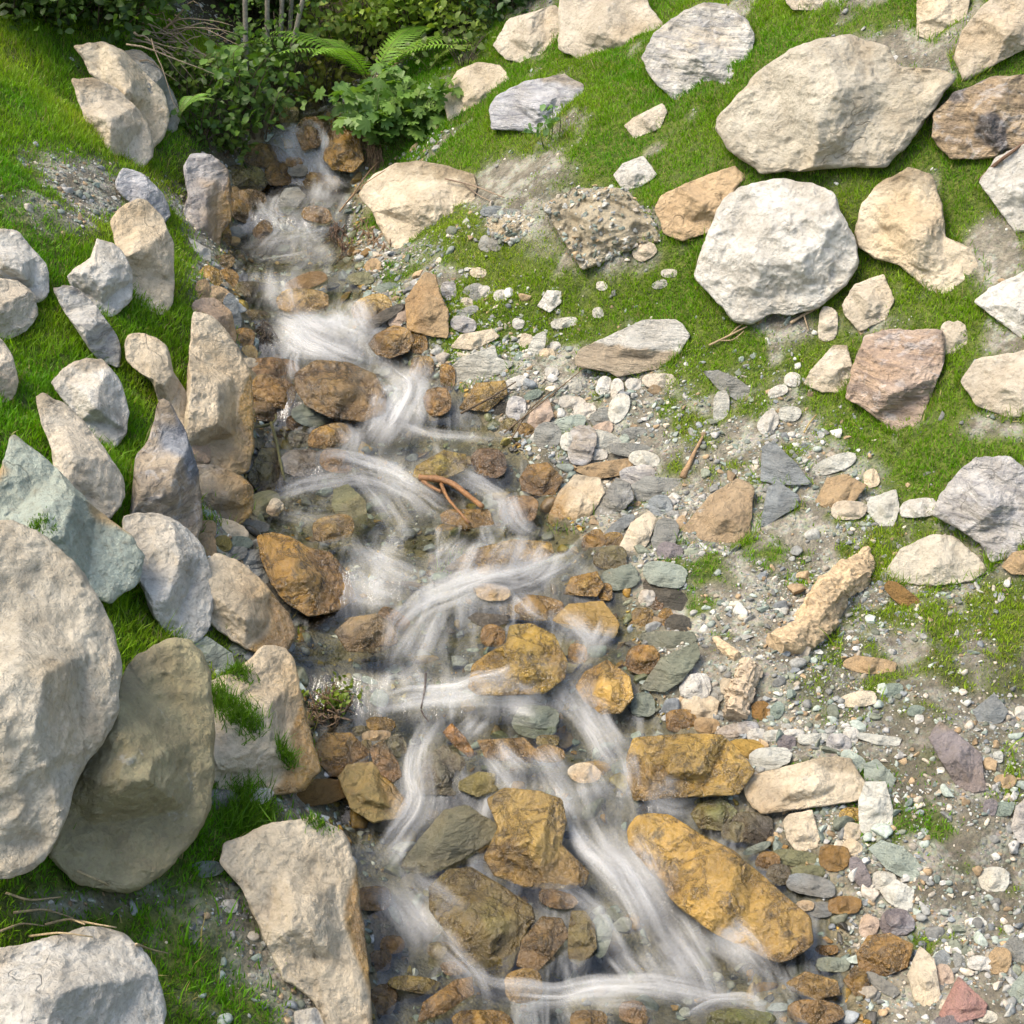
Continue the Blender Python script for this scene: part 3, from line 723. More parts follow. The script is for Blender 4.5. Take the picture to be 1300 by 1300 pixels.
LAND = [(402,195,'the upper waterfall'),(258,265,'the upright marbled rock'),(530,265,'the rounded cream streamside boulder'),(545,390,'the upright tan stone'),(608,465,'the pale flat slab'),(800,440,'the white wedge stone'),(432,497,'the round brown midstream rock'),(272,500,'the tall cream bank slab'),(575,625,'the forked orange stick'),(390,725,'the big wet golden rock'),(660,835,'the domed golden rock'),(765,873,'the knobbly golden rock'),(850,845,'the leaning ridged slab'),(735,640,'the half-stained cream stone'),(1050,765,'the jagged tan driftwood'),(945,885,'the pale driftwood stump'),(1187,710,'the lens-shaped grey stone'),(1020,998,'the long cream block'),(880,975,'the flat amber slab'),(910,1125,'the long amber slab'),(1138,1090,'the teal lens stone'),(1222,1270,'the pink triangular stone'),(1123,1213,'the smooth amber stone'),(473,1005,'the green block stone'),(570,1065,'the fluted grey slab'),(330,920,'the grass-topped cream block'),(390,1160,'the long cream edge rock'),(280,625,'the grey streamside block'),(210,730,'the white bank boulder'),(985,315,'the broad white boulder'),(765,290,'the big soil clod'),(990,615,'the blue-grey stone pair'),(915,655,'the tan earth-stained rock'),(1215,960,'the pinkish pointed stone'),(1140,480,'the pink slab'),(650,285,'the rock carrying flat stones'),(420,890,'the mossy root tuft'),(690,1195,'the dark wet wedge'),(880,580,'the wood chip'),(922,489,'the grey log-shaped stone'),(1017,1056,'the cube-shaped cream stone'),(1110,1025,'the pale upright stone'),(830,625,'the long grey stone'),(615,1190,'the wide olive wet slab'),(585,940,'the orange finger-shaped stone'),(400,170,'the dark rock in the waterfall'),(370,258,'the smooth grey stone in the rapids')]
POLYS = []
FX = {'large rounded yellowish': [(110, .1, .85), (-10, .55, 1.0), (280, .5, 1.05)], 'cream block boulder with grass': [(95, .05, .62), (0, 1.7, .95), (270, .7, .95)], 'long cream edge rock': [(120, .15, .62), (5, 1.6, .70), (270, .5, 1.1)], 'tall cream bank slab': [(180, .1, .6), (0, 1.5, .62), (270, .4, 1.1)],
 'upright marbled': [(150, .2, .6), (0, 1.6, .62)], 'flat amber slab': [(90, .08, .55), (270, 2.4, .80), (0, .4, 1.2)], 'cube-shaped': [(90, .1, .6), (270, 1.5, .95), (0, 1.2, 1.0)], 'white wedge': [(95, .05, .55), (268, 1.9, .62), (0, .4, .9)],
 'green block': [(80, .1, .55), (260, 1.9, .95), (200, .5, .9)], 'white bank boulder': [(150, .3, .6), (-15, 1.3, .72), (270, .6, 1.0)], 'long cream block': [(95, .05, .55), (270, 1.5, .75), (180, .6, 1.2)], 'pale flat slab': [(90, .05, .4), (270, 1.6, .7)],
 'broad white': [(90, .12, .62), (270, .75, 1.0), (325, 1.1, 1.0)], 'pink slab': [(90, .08, .6), (0, .6, .85), (270, .3, .9)], 'tall cream boulder': [(100, .1, .75), (270, .9, .62), (0, .9, .8)], 'long amber slab': [(130, .05, .55), (40, .7, .8), (300, 1.3, 1.0), (230, .5, .9)]}
rocks_bvh_v, rocks_bvh_f = [], []
items = []
for ln in TABLE.strip().split('\n'):
    nm, mk, ck, lift, ps, lab = ln.split('|')
    if ps.startswith('e '):
        cx, cy, a, b, r = [float(v) for v in ps[2:].split(',')]
        r = math.radians(r); th = np.linspace(0, 2*math.pi, 20, endpoint=False)
        k = 1+.10*rng.normal(size=20); k = (k+np.roll(k, 1)+np.roll(k, -1))/3*1.03
        se = (np.abs(np.cos(th))**2.6+np.abs(np.sin(th))**2.6)**(-1/2.6)
        ex = a*np.cos(th)*k*se; ey = b*np.sin(th)*k*se
        P = np.stack([cx+ex*math.cos(r)-ey*math.sin(r), cy+ex*math.sin(r)+ey*math.cos(r)], 1); ell = (a, b)
    else:
        P = np.array([[float(c) for c in q.split(',')] for q in ps.split()]); ell = None
    items.append(dict(name=nm, mat=mk, ck=ck, lift=float(lift), P=P, label=lab, ell=ell))
# labels for the unlabelled: colour, shape and the two nearest findable things
for it in items:
    it['c'] = it['P'].mean(0); it['auto'] = not it['label']
    if it['label']: continue
    x, y = it['c']; d = sorted((math.hypot(x-a, y-b), p) for a, b, p in LAND)
    a, b = it['ell']; r = max(a, b)/min(a, b)
    shape = 'slender' if r > 2.6 else 'elongated' if r > 1.7 else 'oval' if r > 1.25 else 'compact'
    size = 'tiny' if max(a, b) < 9 else 'small' if max(a, b) < 16 else 'medium'
    it['label'] = f"{size} {WORD[it['ck']]} {shape} stone " + (f"between {d[0][1]} and {d[1][1]}" if d[1][0] < 150 else f"near {d[0][1]}")
    if len(it['label'].split()) > 15: it['label'] = f"{size} {WORD[it['ck']]} {shape} stone close to {d[0][1]}"
from collections import defaultdict
by = defaultdict(list)
for it in items: by[it['label']].append(it)
for lab, g in by.items():
    if len(g) > 1:
        g.sort(key=lambda i: i['c'][1])
        for k, i in enumerate(g):
            o = {2: ('higher', 'lower')}.get(len(g), ('highest', 'second highest', 'third highest', 'fourth highest', 'lowest'))
            w = o[k] if len(g) == 2 or k < len(g)-1 else 'lowest'
            i['label'] = f"{w} {lab}"

def poly_radius(P, n=360):
    x, y = P[:, 0], P[:, 1]; x1, y1 = np.roll(x, -1), np.roll(y, -1)
    cr = x*y1-x1*y; A = cr.sum()/2
    cx = ((x+x1)*cr).sum()/(6*A); cy = ((y+y1)*cr).sum()/(6*A)
    th = np.linspace(0, 2*math.pi, n, endpoint=False); dx, dy = np.cos(th), -np.sin(th)   # picture y down
    r = np.zeros(n)
    for i in range(len(P)):
        ax, ay = P[i]-[cx, cy]; bx, by_ = P[(i+1) % len(P)]-[cx, cy]
        ex, ey = bx-ax, by_-ay; den = dx*ey-dy*ex
        den = np.where(np.abs(den) < 1e-9, 1e-9, den)
        tt = (ax*ey-ay*ex)/den; uu = (ax*dy-ay*dx)/den
        ok = (tt > 0) & (uu >= -1e-6) & (uu <= 1+1e-6); r = np.where(ok, np.maximum(r, tt), r)
    k = np.array([1, 3, 5, 3, 1.]); k /= k.sum()
    for _ in range(2): r = sum(w*np.roll(r, s) for w, s in zip(k, (-2, -1, 0, 1, 2)))
    return cx, cy, r, abs(A)

def build_rock(it, seed):
    R = np.random.default_rng(seed)
    P = it['P']; c_ = P.mean(0); leftb = c_[0] < 330 and it['name'] == 'boulder'
    g_ = 1.10 if leftb else 1.03 if it['name'] == 'boulder' else 1.14 if it['auto'] else 1.07
    P = c_+(P-c_)*g_
    if leftb: it['lift'] = it['lift']+.34
    elif it['name'] == 'boulder' and c_[0] > 560 and it['mat'] in 'LM': it['lift'] *= .6
    cx, cy, r, A = poly_radius(P)
    size_px = math.sqrt(A/math.pi); hy = (P[:, 1].max()-P[:, 1].min())/2
    sub = 3 if size_px < 6 else 4 if size_px < 11 else 5 if size_px < 24 else 6 if size_px < 60 else 7
    fxk = next((k for k in FX if it['label'].startswith(k)), None)
    if leftb and fxk not in ('cream block boulder with grass', 'long cream edge rock', 'tall cream bank slab'):
        k_ = np.exp(-.5*(np.arange(-30, 31)/13.)**2); k_ /= k_.sum(); rs = sum(w_*np.roll(r, int(q_)) for w_, q_ in zip(k_, range(-30, 31))); r = (.45*r+.55*np.maximum(rs, r*.9))*1.03
    S, F = ico(sub)
    instream = 'W' == it['mat']
    # local midplane: leans with the ground, passes the contact line low on the outline
    q, s0 = hit_fn(np.array([np.clip(cx, 0, 1300)]), np.array([cy+.35*hy]), HW)
    q = q[0]; s0 = s0[0]
    nt = slope_normal(np.array([q[0]]), np.array([q[1]]), e=.3)[0]
    vd = CAM-q; vd /= np.linalg.norm(vd)
    w = .62; nm = w*nt+(1-w)*vd; nm /= np.linalg.norm(nm)
    m = size_px*T/650*s0                       # metres of one size unit
    kind = it['mat']; flat = {'S': .34, 'W': .5, 'L': .52, 'M': .5, 'D': .35}[kind]*R.uniform(.9, 1.15)
    flat *= 1.35 if (it['c'][0] < 300 and it['name'] == 'boulder') else 1
    c0 = q+vd*(it['lift']*m)
    th = np.arctan2(S[:, 1], S[:, 0]); sp = np.hypot(S[:, 0], S[:, 1])
    rr = np.interp((th % (2*math.pi))/(2*math.pi)*360, np.arange(361), np.append(r, r[0]))
    rho = sp**.85
    U = rr*rho*np.cos(th)/size_px; Vv = rr*rho*np.sin(th)/size_px
    off = R.uniform(0, 100, 3)
    big = fbm(np.stack([U*1.1, Vv*1.1, S[:, 2]*.6], 1)+off, 2)
    W = np.sign(S[:, 2])*np.abs(S[:, 2])**.75
    front = S[:, 2] > 0
    wf = W*.95
    # facets: flattish top, front face falling toward the viewer's foot, side faces
    fac = [(R.uniform(60, 120), R.uniform(.0, .35), R.uniform(.62, .8)), (R.uniform(240, 300), R.uniform(.7, 1.3), R.uniform(.7, .95)),
           (R.uniform(-30, 30), R.uniform(.5, 1.2), R.uniform(.7, 1.0)), (R.uniform(150, 210), R.uniform(.4, 1.1), R.uniform(.7, 1.0))]
    if kind in 'LMD' or R.random() < .5:
        for _ in range(2): fac.append((R.uniform(0, 360), R.uniform(.2, 1.0), R.uniform(.6, .95)))
    if leftb: fac = [(R.uniform(70, 130), R.uniform(.0, .25), R.uniform(.75, .9)), (R.uniform(250, 290), R.uniform(.5, .9), R.uniform(.9, 1.05)), (R.uniform(-30, 20), R.uniform(.5, 1.0), R.uniform(.8, 1.0))]
    for key, ff in FX.items():
        if it['label'].startswith(key): fac = ff
    for _ in range(6 if leftb else 9): fac.append((R.uniform(0, 360), R.uniform(.6, 1.7), R.uniform(.95, 1.2) if leftb else R.uniform(.80, 1.12)))
    jag = .10 if kind in 'LMS' else .05
    for a, g, h in fac:
        a = math.radians(a); pl = h-g*(U*math.cos(a)+Vv*math.sin(a))+jag*big*1.5
        k = .035 if kind in 'LMS' else .075
        hh = np.clip(.5+.5*(pl-wf)/k, 0, 1); wf = pl*(1-hh)+wf*hh-k*hh*(1-hh)
    wf = np.maximum(wf, .18*np.maximum(S[:, 2], 0)**.5)
    wf = wf*flat*1.35
    d = np.where(front, wf, W*.45)
    q3 = np.stack([U, Vv, d], 1)
    amp = {'L': .062, 'M': .075, 'S': .05, 'W': .06, 'D': .17}[kind]
    rimf = np.clip(S[:, 2]*3, 0, 1)
    n1 = fbm(q3*2.2+off, 5, .55); n2 = fbm(q3*3.0+off+9, 4, .5, True)
    if kind == 'S':   # split along layers
        lay = (q3*np.array([.35, .9, 1.2])).sum(1); n2 = np.abs(((lay*7+n1*.9) % 1)-.5)*1.2
    d = d+rimf*amp*(n1*1.1+.55*(n2-.4))
    lat = 1+.05*fbm(q3*3.5+off+31, 3)*(1 if kind in 'LMSD' else .5)
    px = cx+U*size_px*lat; py = cy-Vv*size_px*lat
    D = rays(px, py); s = ((c0-CAM)@nm)/(D@nm)
    s = np.clip(s, s0*.75, s0*1.35)
    X = CAM+(s-d*m/np.linalg.norm(D, axis=1))[:, None]*D
    o = np.array([X[:, 0].mean(), X[:, 1].mean(), X[:, 2].min()+.3*(X[:, 2].max()-X[:, 2].min())])
    hgt = X[:, 2]-bed(X[:, 1]); l, rg = xL(X[:, 1]), xR(X[:, 1])
    near = sstep(.38 if leftb else .3, .0, np.maximum(np.maximum(l-X[:, 0], X[:, 0]-rg), 0))
    nn = fbm(X*5, 3)
    top = .36 if leftb else .18 if it['name'] == 'boulder' else .07
    wet = near*sstep(top+(.22 if leftb else 0), .12 if leftb else -.02, hgt+nn*.14)
    if kind in 'SL' and it['ck'] in ('ochre', 'slate', 'slate2', 'olive', 'green', 'brown', 'teal', 'dark') and xL(o[1]) < o[0] < xR(o[1])+.05: wet = np.maximum(wet, .6)
    if instream: wet = np.maximum(wet, .35+.5*sstep(.1, 0, hgt))
    for key, u0, v0 in (('cream block boulder with grass', .50, .35), ('long cream edge rock', .55, .10), ('tall cream bank slab', .52, .15), ('upright marbled', .45, .05), ('grey streamside', .55, .2), ('cream rounded boulder with a', .45, .5)):
        if it['label'].startswith(key):   # iron-stained face that the stream washes
            sd_ = rho*np.cos(th+v0)+.16*fbm(X*3.5+2, 4)
            wet = np.maximum(wet, sstep(u0, u0+.14, sd_))
    if it['auto'] and kind != 'W' : wet = wet*.8
    c = np.array(COL[it['ck']])*R.uniform(.93, 1.07)
    c = c*(R.uniform(.75, 1.15)*np.array([1, R.uniform(.95, 1.06), R.uniform(.8, 1.35)]) if kind == 'W' else 1); C = np.tile(c, (len(X), 1))
    if it['name'] == 'boulder' and kind in 'LM' and (cx > 440 or cx < 240):
        am = 1.0 if 'half covered' in it['label'] or 'dirt' in it['label'] else R.uniform(.0, .5)
        q_ = (Vv+.25*U*(1 if cx > 440 else -1))/max(np.abs(Vv).max(), .1)
        f = (sstep(.95-.55*am, 1.05-.2*am, q_+.9*fbm(X*4.5+5, 4)*.55)*min(1, am*1.6))[:, None]
        C = C*(1-f)+np.array((.30, .24, .155))*(1+.5*fbm(X*40, 2))[:, None]*f
    if it['label'].startswith('white wedge'):
        f = sstep(.06, -.04, Vv+.12*U-.02+.1*n1)[:, None]; C = C*(1-f)+np.array((.44, .36, .26))*f
    if it['ck'] == 'brownspot':
        f = sstep(.05, .2, fbm(X*3.2+3, 3))[:, None]; C = C*(1-f)+np.array((.17, .15, .14))*f
    if it['ck'] in ('multi', 'pteal') and it['name'] == 'boulder':
        f = sstep(.02, .2, fbm(X*2.2+7, 3))[:, None]; C = C*(1-f)+np.array((.52, .38, .20) if it['ck'] == 'pteal' else (.26, .28, .31))*f
    me = make_mesh(it['name'], X-o, [F], MAT[kind], {'Col': C, 'wet': wet})
    grp = None
    x = it['c'][0]
    if it['name'] == 'clod': cat = 'soil clod'
    else: cat = it['name']
    inn = (o[0] > xL(o[1])-.12) and (o[0] < xR(o[1])+.08)
    if it['name'] == 'boulder': grp = 'rocks in the stream' if inn else 'boulders of the left embankment' if o[0] < xL(o[1]) else 'boulders on the grassy bank'
    else: grp = 'stones in the stream' if inn else 'stones by the left embankment' if o[0] < xL(o[1]) else 'stones on the gravel bank'
    nmx = 'soil_clod' if it['name'] == 'clod' else it['name']
    ob = link(nmx, me, o, label=it['label'], category=cat)
    if cat != 'soil clod': ob['group'] = grp
    b = sum(len(v) for v in rocks_bvh_v)
    rocks_bvh_v.append(X); rocks_bvh_f.append(F+b)
    it['dst'] = s0
for i, it in enumerate(items): build_rock(it, 100+i)
RV = np.concatenate(rocks_bvh_v); RF = np.concatenate(rocks_bvh_f)
BVH = BVHTree.FromPolygons(RV.tolist(), RF.tolist())
def rock_top(x, y, z0=9):
    h = BVH.ray_cast(Vector((x, y, z0)), Vector((0, 0, -1)))
    return h[0].z if h[0] is not None else -99
# coarse picture mask of the traced rocks, so that loose gravel is not strewn into them
MASK = np.zeros((1300, 1300), bool)
gy, gx = np.mgrid[0:1300, 0:1300]
for it in items:
    P = it['P']; x0, y0 = np.clip(np.floor(P.min(0)).astype(int), 0, 1299); x1, y1 = np.clip(np.ceil(P.max(0)).astype(int), 0, 1299)
    if x1 <= x0 or y1 <= y0: continue
    X, Y = gx[y0:y1, x0:x1], gy[y0:y1, x0:x1]; ins = np.zeros(X.shape, bool)
    for i in range(len(P)):
        (ax, ay), (bx, by_) = P[i], P[(i+1) % len(P)]
        c = (ay > Y) != (by_ > Y)
        ins ^= c & (X < (bx-ax)*(Y-ay)/((by_-ay) if by_ != ay else 1e-9)+ax)
    MASK[y0:y1, x0:x1] |= ins
def masked(px, py):
    i = np.clip(py.astype(int), 0, 1299); j = np.clip(px.astype(int), 0, 1299)
    return MASK[i, j] & (px > 0) & (px < 1300) & (py > 0) & (py < 1300)

# ------------------------------------------------------------------ ground cover density, laid over the ground
PATCH = [  # centre, radii (picture rows turned into ground places), strength
 (120,225,80,34,-.75),(60,260,70,30,-.5),(140,255,40,22,-.6),(50,190,50,14,-.3),(95,290,60,22,-.45),(1130,65,95,42,-.95),(1270,300,45,60,-.8),(1245,330,40,40,-.7),(1170,235,40,25,-.6),(1265,545,60,28,-.85),(1265,440,30,12,-.7),
 (650,225,55,30,-.8),(700,210,40,30,-.5),(765,300,75,55,-1),(660,270,70,50,-.75),(560,310,70,40,-.1),(1010,420,50,30,-.6),(1110,410,60,25,-.55),(880,225,30,10,-.3),(1060,235,50,8,-.5),(975,405,45,20,-.7),(940,190,30,25,-.4),
 (860,390,70,40,.25),(900,440,70,35,.45),(640,350,110,30,.0),(650,420,110,45,.05),(760,350,80,40,.05),(850,500,110,45,-.1),(960,540,110,50,-.1),(1120,570,120,40,.35),(1240,580,80,25,.4),(1180,700,70,30,.35),(1090,690,40,20,.3),(1085,905,50,25,.35),(1110,870,14,14,.5),(1285,990,22,45,.5),(1060,815,10,18,.6),(1180,960,18,40,.35),(1120,990,26,18,.4),(1220,800,80,60,.12),(1030,870,60,30,.2),(960,705,60,30,.05),(900,600,60,20,.15),
 (285,1170,70,70,-.35),(310,1130,40,45,-.5),(150,1140,50,30,-.5),(60,1150,90,32,-.55),(330,1230,40,30,-.5),(130,1200,60,20,-.4),(240,1270,50,40,-.3),(300,170,30,30,-.4),(225,120,25,25,-.3),(30,660,20,30,-.2)]
def cover(x, y):
    z = H(x, y); px, py, dz = project(np.stack([x, y, z], -1))
    l, r, b = xL(y), xR(y), xB(y)
    n = fbm2(x*2.2, y*2.2, 3, 21); n2 = fbm2(x*9, y*9, 2, 33)
    right = np.where(x > r, sstep(-.35, .25, x-b+n*.5), 0)*.92
    right = np.maximum(right, np.where((x > b-1.3) & (x > r+.12), .80*sstep(-1.3, -.2, x-b), 0)*np.clip(.55+1.5*n+1.2*n2, 0, 1.3))
    right = np.maximum(right, np.where(x > r+.25, .08+.45*sstep(.08, .4, n+n2*.6), 0))
    left = np.where(x < l, sstep(.10, .42, l-x+n*.2), 0)*.95
    g = right+left
    for cx, cy, rx, ry, s in PATCH:
        q = ((px-cx)/rx)**2+((py-cy)/ry)**2
        g = g+s*np.exp(-q*1.1)*(1+.8*n)
    g = g+n2*.35*sstep(0.02, .3, g)
    g = g*(1-.75*sstep(.10, .42, fbm2(x*3.3, y*3.3, 4, 91))*np.where(x > r, 1, .6))
    g = g*(1-sstep(10.1, 10.6, y))
    return np.clip(g, 0, 1), px, py, dz

xs = np.arange(-5.2, 6.2, .03); ys = np.concatenate([np.arange(1.2, 11.6, .03), np.arange(11.6, 30, .3)])
X, Y = np.meshgrid(xs, ys); Z = H(X, Y)
nx, ny = len(xs), len(ys)
Q = np.arange(nx*ny).reshape(ny, nx)
F = np.stack([Q[:-1, :-1], Q[:-1, 1:], Q[1:, 1:], Q[1:, :-1]], -1).reshape(-1, 4)
cov, _, _, _ = cover(X.ravel(), Y.ravel())
xr, yr = X.ravel(), Y.ravel()
inside = np.maximum(np.maximum(xL(yr)-xr, xr-xR(yr)), 0)
wetg = sstep(.22, .0, inside+.1*fbm2(xr*4, yr*4, 2, 3))
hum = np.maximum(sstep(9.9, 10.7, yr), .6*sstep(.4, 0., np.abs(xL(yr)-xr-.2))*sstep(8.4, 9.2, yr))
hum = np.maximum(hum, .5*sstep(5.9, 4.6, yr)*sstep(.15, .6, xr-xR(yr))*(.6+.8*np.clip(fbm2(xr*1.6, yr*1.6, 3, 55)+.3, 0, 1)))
me = make_mesh('ground', np.stack([xr, yr, Z.ravel()], 1), [F], GROUND, {'grassy': sstep(.12, .6, cov), 'wet': wetg, 'humus': hum})
link('ground', me, kind='structure')
# wide outer land so that nothing ends at the edge of the sheet
big = 90.
ox = np.array([-big, -5.2, 6.2-.03, big]); oy = np.array([-30., 1.2, 29.9, 140.])
V, F2 = [], []
gxs = np.concatenate([np.linspace(-big, -5.2, 12), np.linspace(-5.2, 6.14, 30)[1:-1], np.linspace(6.14, big, 12)])
gys = np.concatenate([np.linspace(-30, 1.2, 10), np.linspace(1.2, 29.6, 40)[1:-1], np.linspace(29.6, 140, 10)])
GX, GY = np.meshgrid(gxs, gys); GZ = HS(np.clip(GX, -7, 8), np.clip(GY, 1.2, 40))-.06
GZ = np.where((GX > -5.2) & (GX < 6.14) & (GY > 1.2) & (GY < 29.6), GZ-.5, GZ)
qq = np.arange(GX.size).reshape(GX.shape)
F2 = np.stack([qq[:-1, :-1], qq[:-1, 1:], qq[1:, 1:], qq[1:, :-1]], -1).reshape(-1, 4)
one = np.ones(GX.size)
link('terrain', make_mesh('terrain', np.stack([GX.ravel(), GY.ravel(), GZ.ravel()], 1), [F2], GROUND, {'grassy': one*.7, 'wet': one*0, 'humus': one*(GY.ravel() > 10)}), kind='structure')

# ------------------------------------------------------------------ grass
def grass(n, lo, hi, name, tall=None, width=.0022):
    m = n*4
    px = rng.uniform(-60, 1360, m); py = rng.uniform(-40, 1380, m)
    # even per ground area: candidates drawn on the ground itself
    x = rng.uniform(-4.2, 4.6, m); y = rng.uniform(2.4, 10.6, m)
    z = H(x, y); px, py, dz = project(np.stack([x, y, z], -1))
    k = (px > -60) & (px < 1360) & (py > -60) & (py < 1400)
    x, y, z = x[k], y[k], z[k]
    c, px, py, dz = cover(x, y)
    cl = .55+.9*fbm2(x*14, y*14, 2, 41)
    p = np.clip(c*1.15-.08, 0, 1)*np.clip(cl+c*.5, 0, 1)
    if tall is not None:
        tt = np.zeros_like(x)
        for a, b, rx, ry, s in tall: tt = np.maximum(tt, s*np.exp(-(((px-a)/rx)**2+((py-b)/ry)**2)*1.2))
        p = tt
    k = rng.random(len(x)) < p
    x, y, z, c, px, py = x[k][:n], y[k][:n], z[k][:n], c[k][:n], px[k][:n], py[k][:n]
    n = len(x)
    L = rng.uniform(lo, hi, n)*(.55+.6*np.clip(c, 0, 1))*(1+.5*fbm2(x*3, y*3, 2, 51))
    L = L*np.where(x > xR(y), .62, .85)
    if tall is not None: L = rng.uniform(lo, hi, n)
    nrm = slope_normal(x, y)
    up = nrm*.35+np.array([0, 0, .75])+rng.normal(size=(n, 3))*.28
    up /= np.linalg.norm(up, axis=1)[:, None]
    M = rot_from(up, rng.uniform(0, 6.283, n))
    sc = np.stack([np.full(n, width)*rng.uniform(.7, 1.4, n)*(1.5 if tall is not None else 1), L, L], 1)
    M = M*sc[:, None, :]
    tv = np.array([[-1, 0, 0], [1, 0, 0], [-.8, .10, .5], [.8, .10, .5], [0, .42, .95]])
    tf = [np.array([[0, 1, 3, 2]]), np.array([[2, 3, 4]])]
    h = rng.random(n)[:, None]; hue = np.clip(.5+1.6*fbm2(x*1.1, y*1.1, 3, 61), 0, 1)[:, None]
    base = np.array((.10, .265, .006))*(1-hue)+np.array((.255, .365, .020))*hue
    cols = base*(.65+.7*h)
    dry = (rng.random(n) < .05+.10*(hue[:, 0] > .75))[:, None]
    cols = np.where(dry, np.array((.34, .29, .11))*(.6+.6*h), cols)
    P = np.stack([x, y, z-.004], 1)
    link(name, scatter_mesh(name, tv, tf, M, P, cols, GRASS, smooth=False), kind='stuff', label='fine bright green young grass over the banks' if tall is None else 'longer darker grass blades among the embankment boulders', category='grass')
TALL = [(165,830,50,60,.6),(200,800,30,25,.8),(140,870,20,30,.6),(290,895,16,12,1.),(312,915,18,12,1.),(275,900,12,20,1.),(360,955,9,16,1.),(300,1045,50,22,1.),(330,1015,40,14,.7),(370,1015,25,10,.8),(210,1120,60,35,.6),(250,1170,60,50,.6),(60,1090,90,22,.5),(120,1100,60,30,.5),(355,1240,20,40,.6),(240,1230,70,60,.35),(310,850,25,10,.8),(165,560,18,60,.5),(60,520,30,60,.5),(40,60,90,30,.7),(90,50,50,25,.7),(240,340,15,60,.35),(285,720,8,12,.7),(270,645,10,10,.6),(180,200,20,20,.4),(215,205,20,20,.5),(1110,880,8,10,.9),(1285,985,14,30,.5),(1060,820,7,12,.8),(1130,1000,12,10,.7),(30,180,40,60,.3),(100,430,40,30,.4),(30,560,25,40,.5),(20,430,30,40,.3)]
grass(GRASS_N, .018, .055, 'grass')
grass(16000, .05, .12, 'tall_grass', TALL, .0018)

# longer blades standing round the feet of the boulders
bx, by = [], []
for it in items:
    if it['name'] not in ('boulder', 'clod'): continue
    c_ = it['P'].mean(0)
    if 330 < c_[0] < 560 or (c_[1] > 800 and c_[0] > 500): continue
    P_ = np.concatenate([it['P'], it['P'][:1]])
    for a_, b_ in zip(P_[:-1], P_[1:]):
        L_ = np.hypot(*(b_-a_)); n_ = int(L_*2.2)
        q_ = a_+(b_-a_)*rng.random((n_, 1)); d_ = (q_-c_)/np.linalg.norm(q_-c_, axis=1)[:, None]
        k_ = (d_[:, 1] > -.1) & (rng.random(n_) < .35+.65*np.clip(.5+2*np.sin(q_[:, 0]*.13+q_[:, 1]*.09), 0, 1))
        q_ = q_+d_*rng.uniform(1, 11, (n_, 1)); bx.append(q_[k_, 0]); by.append(q_[k_, 1])
Qf, _ = hit_fn(np.concatenate(bx), np.concatenate(by), H, 3.0, 12.5, 220)
cf = cover(Qf[:, 0], Qf[:, 1])[0]; Qf = Qf[(cf > .2) | (rng.random(len(cf)) < .25)]; nf = len(Qf)
up = np.array([0, -.12, .9])+rng.normal(size=(nf, 3))*.33; lf = rng.uniform(.025, .075, nf)
Mf = rot_from(up, rng.uniform(0, 6.28, nf))*np.stack([rng.uniform(.0014, .0024, nf), lf, lf], 1)[:, None, :]
tv = np.array([[-1, 0, 0], [1, 0, 0], [-.8, .10, .5], [.8, .10, .5], [0, .42, .95]])
cf = (np.array((.10, .25, .006))+rng.random((nf, 1))*np.array((.12, .08, .012)))*rng.uniform(.6, 1.25, (nf, 1))
cf = np.where(rng.random((nf, 1)) < .13, np.array((.36, .30, .13))*rng.uniform(.6, 1.2, (nf, 1)), cf)
link('foot_grass', scatter_mesh('foot_grass', tv, [np.array([[0, 1, 3, 2]]), np.array([[2, 3, 4]])], Mf, Qf-np.array([0, 0, .004]), cf, GRASS, smooth=False), kind='stuff', label='longer grass fringe standing round the feet of the boulders', category='grass')

# ------------------------------------------------------------------ loose stones and gravel
def pebble_shapes(n, sub):
    S, F = ico(sub); out = []
    for k in range(n):
        R = np.random.default_rng(900+k); V = S.copy()
        for _ in range(9):
            d = R.normal(size=3); d /= np.linalg.norm(d); h = R.uniform(.35, .8)
            e = np.maximum(V@d-h, 0); V = V-e[:, None]*d
        V = V*(1+.12*fbm(S*1.5+k*7.1, 3))[:, None]*np.array([1, R.uniform(.5, .9), R.uniform(.3, .6)])*1.25
        out.append(V)
    return out, F
PAL_DRY = np.array([COL[k] for k in ('white', 'pale', 'cream', 'beige', 'grey', 'bluegrey', 'pteal', 'teal', 'grey', 'tan', 'pale', 'bluegrey', 'slate2', 'grey', 'teal', 'slate2', 'pteal', 'tan')])
PAL_WET = np.array([COL[k] for k in ('pale', 'teal', 'grey', 'amber', 'brown', 'olive', 'ochre', 'green', 'teal', 'dark', 'grey', 'grey', 'tan2', 'oliveg', 'dark', 'bluegrey', 'pteal', 'green', 'slate')])
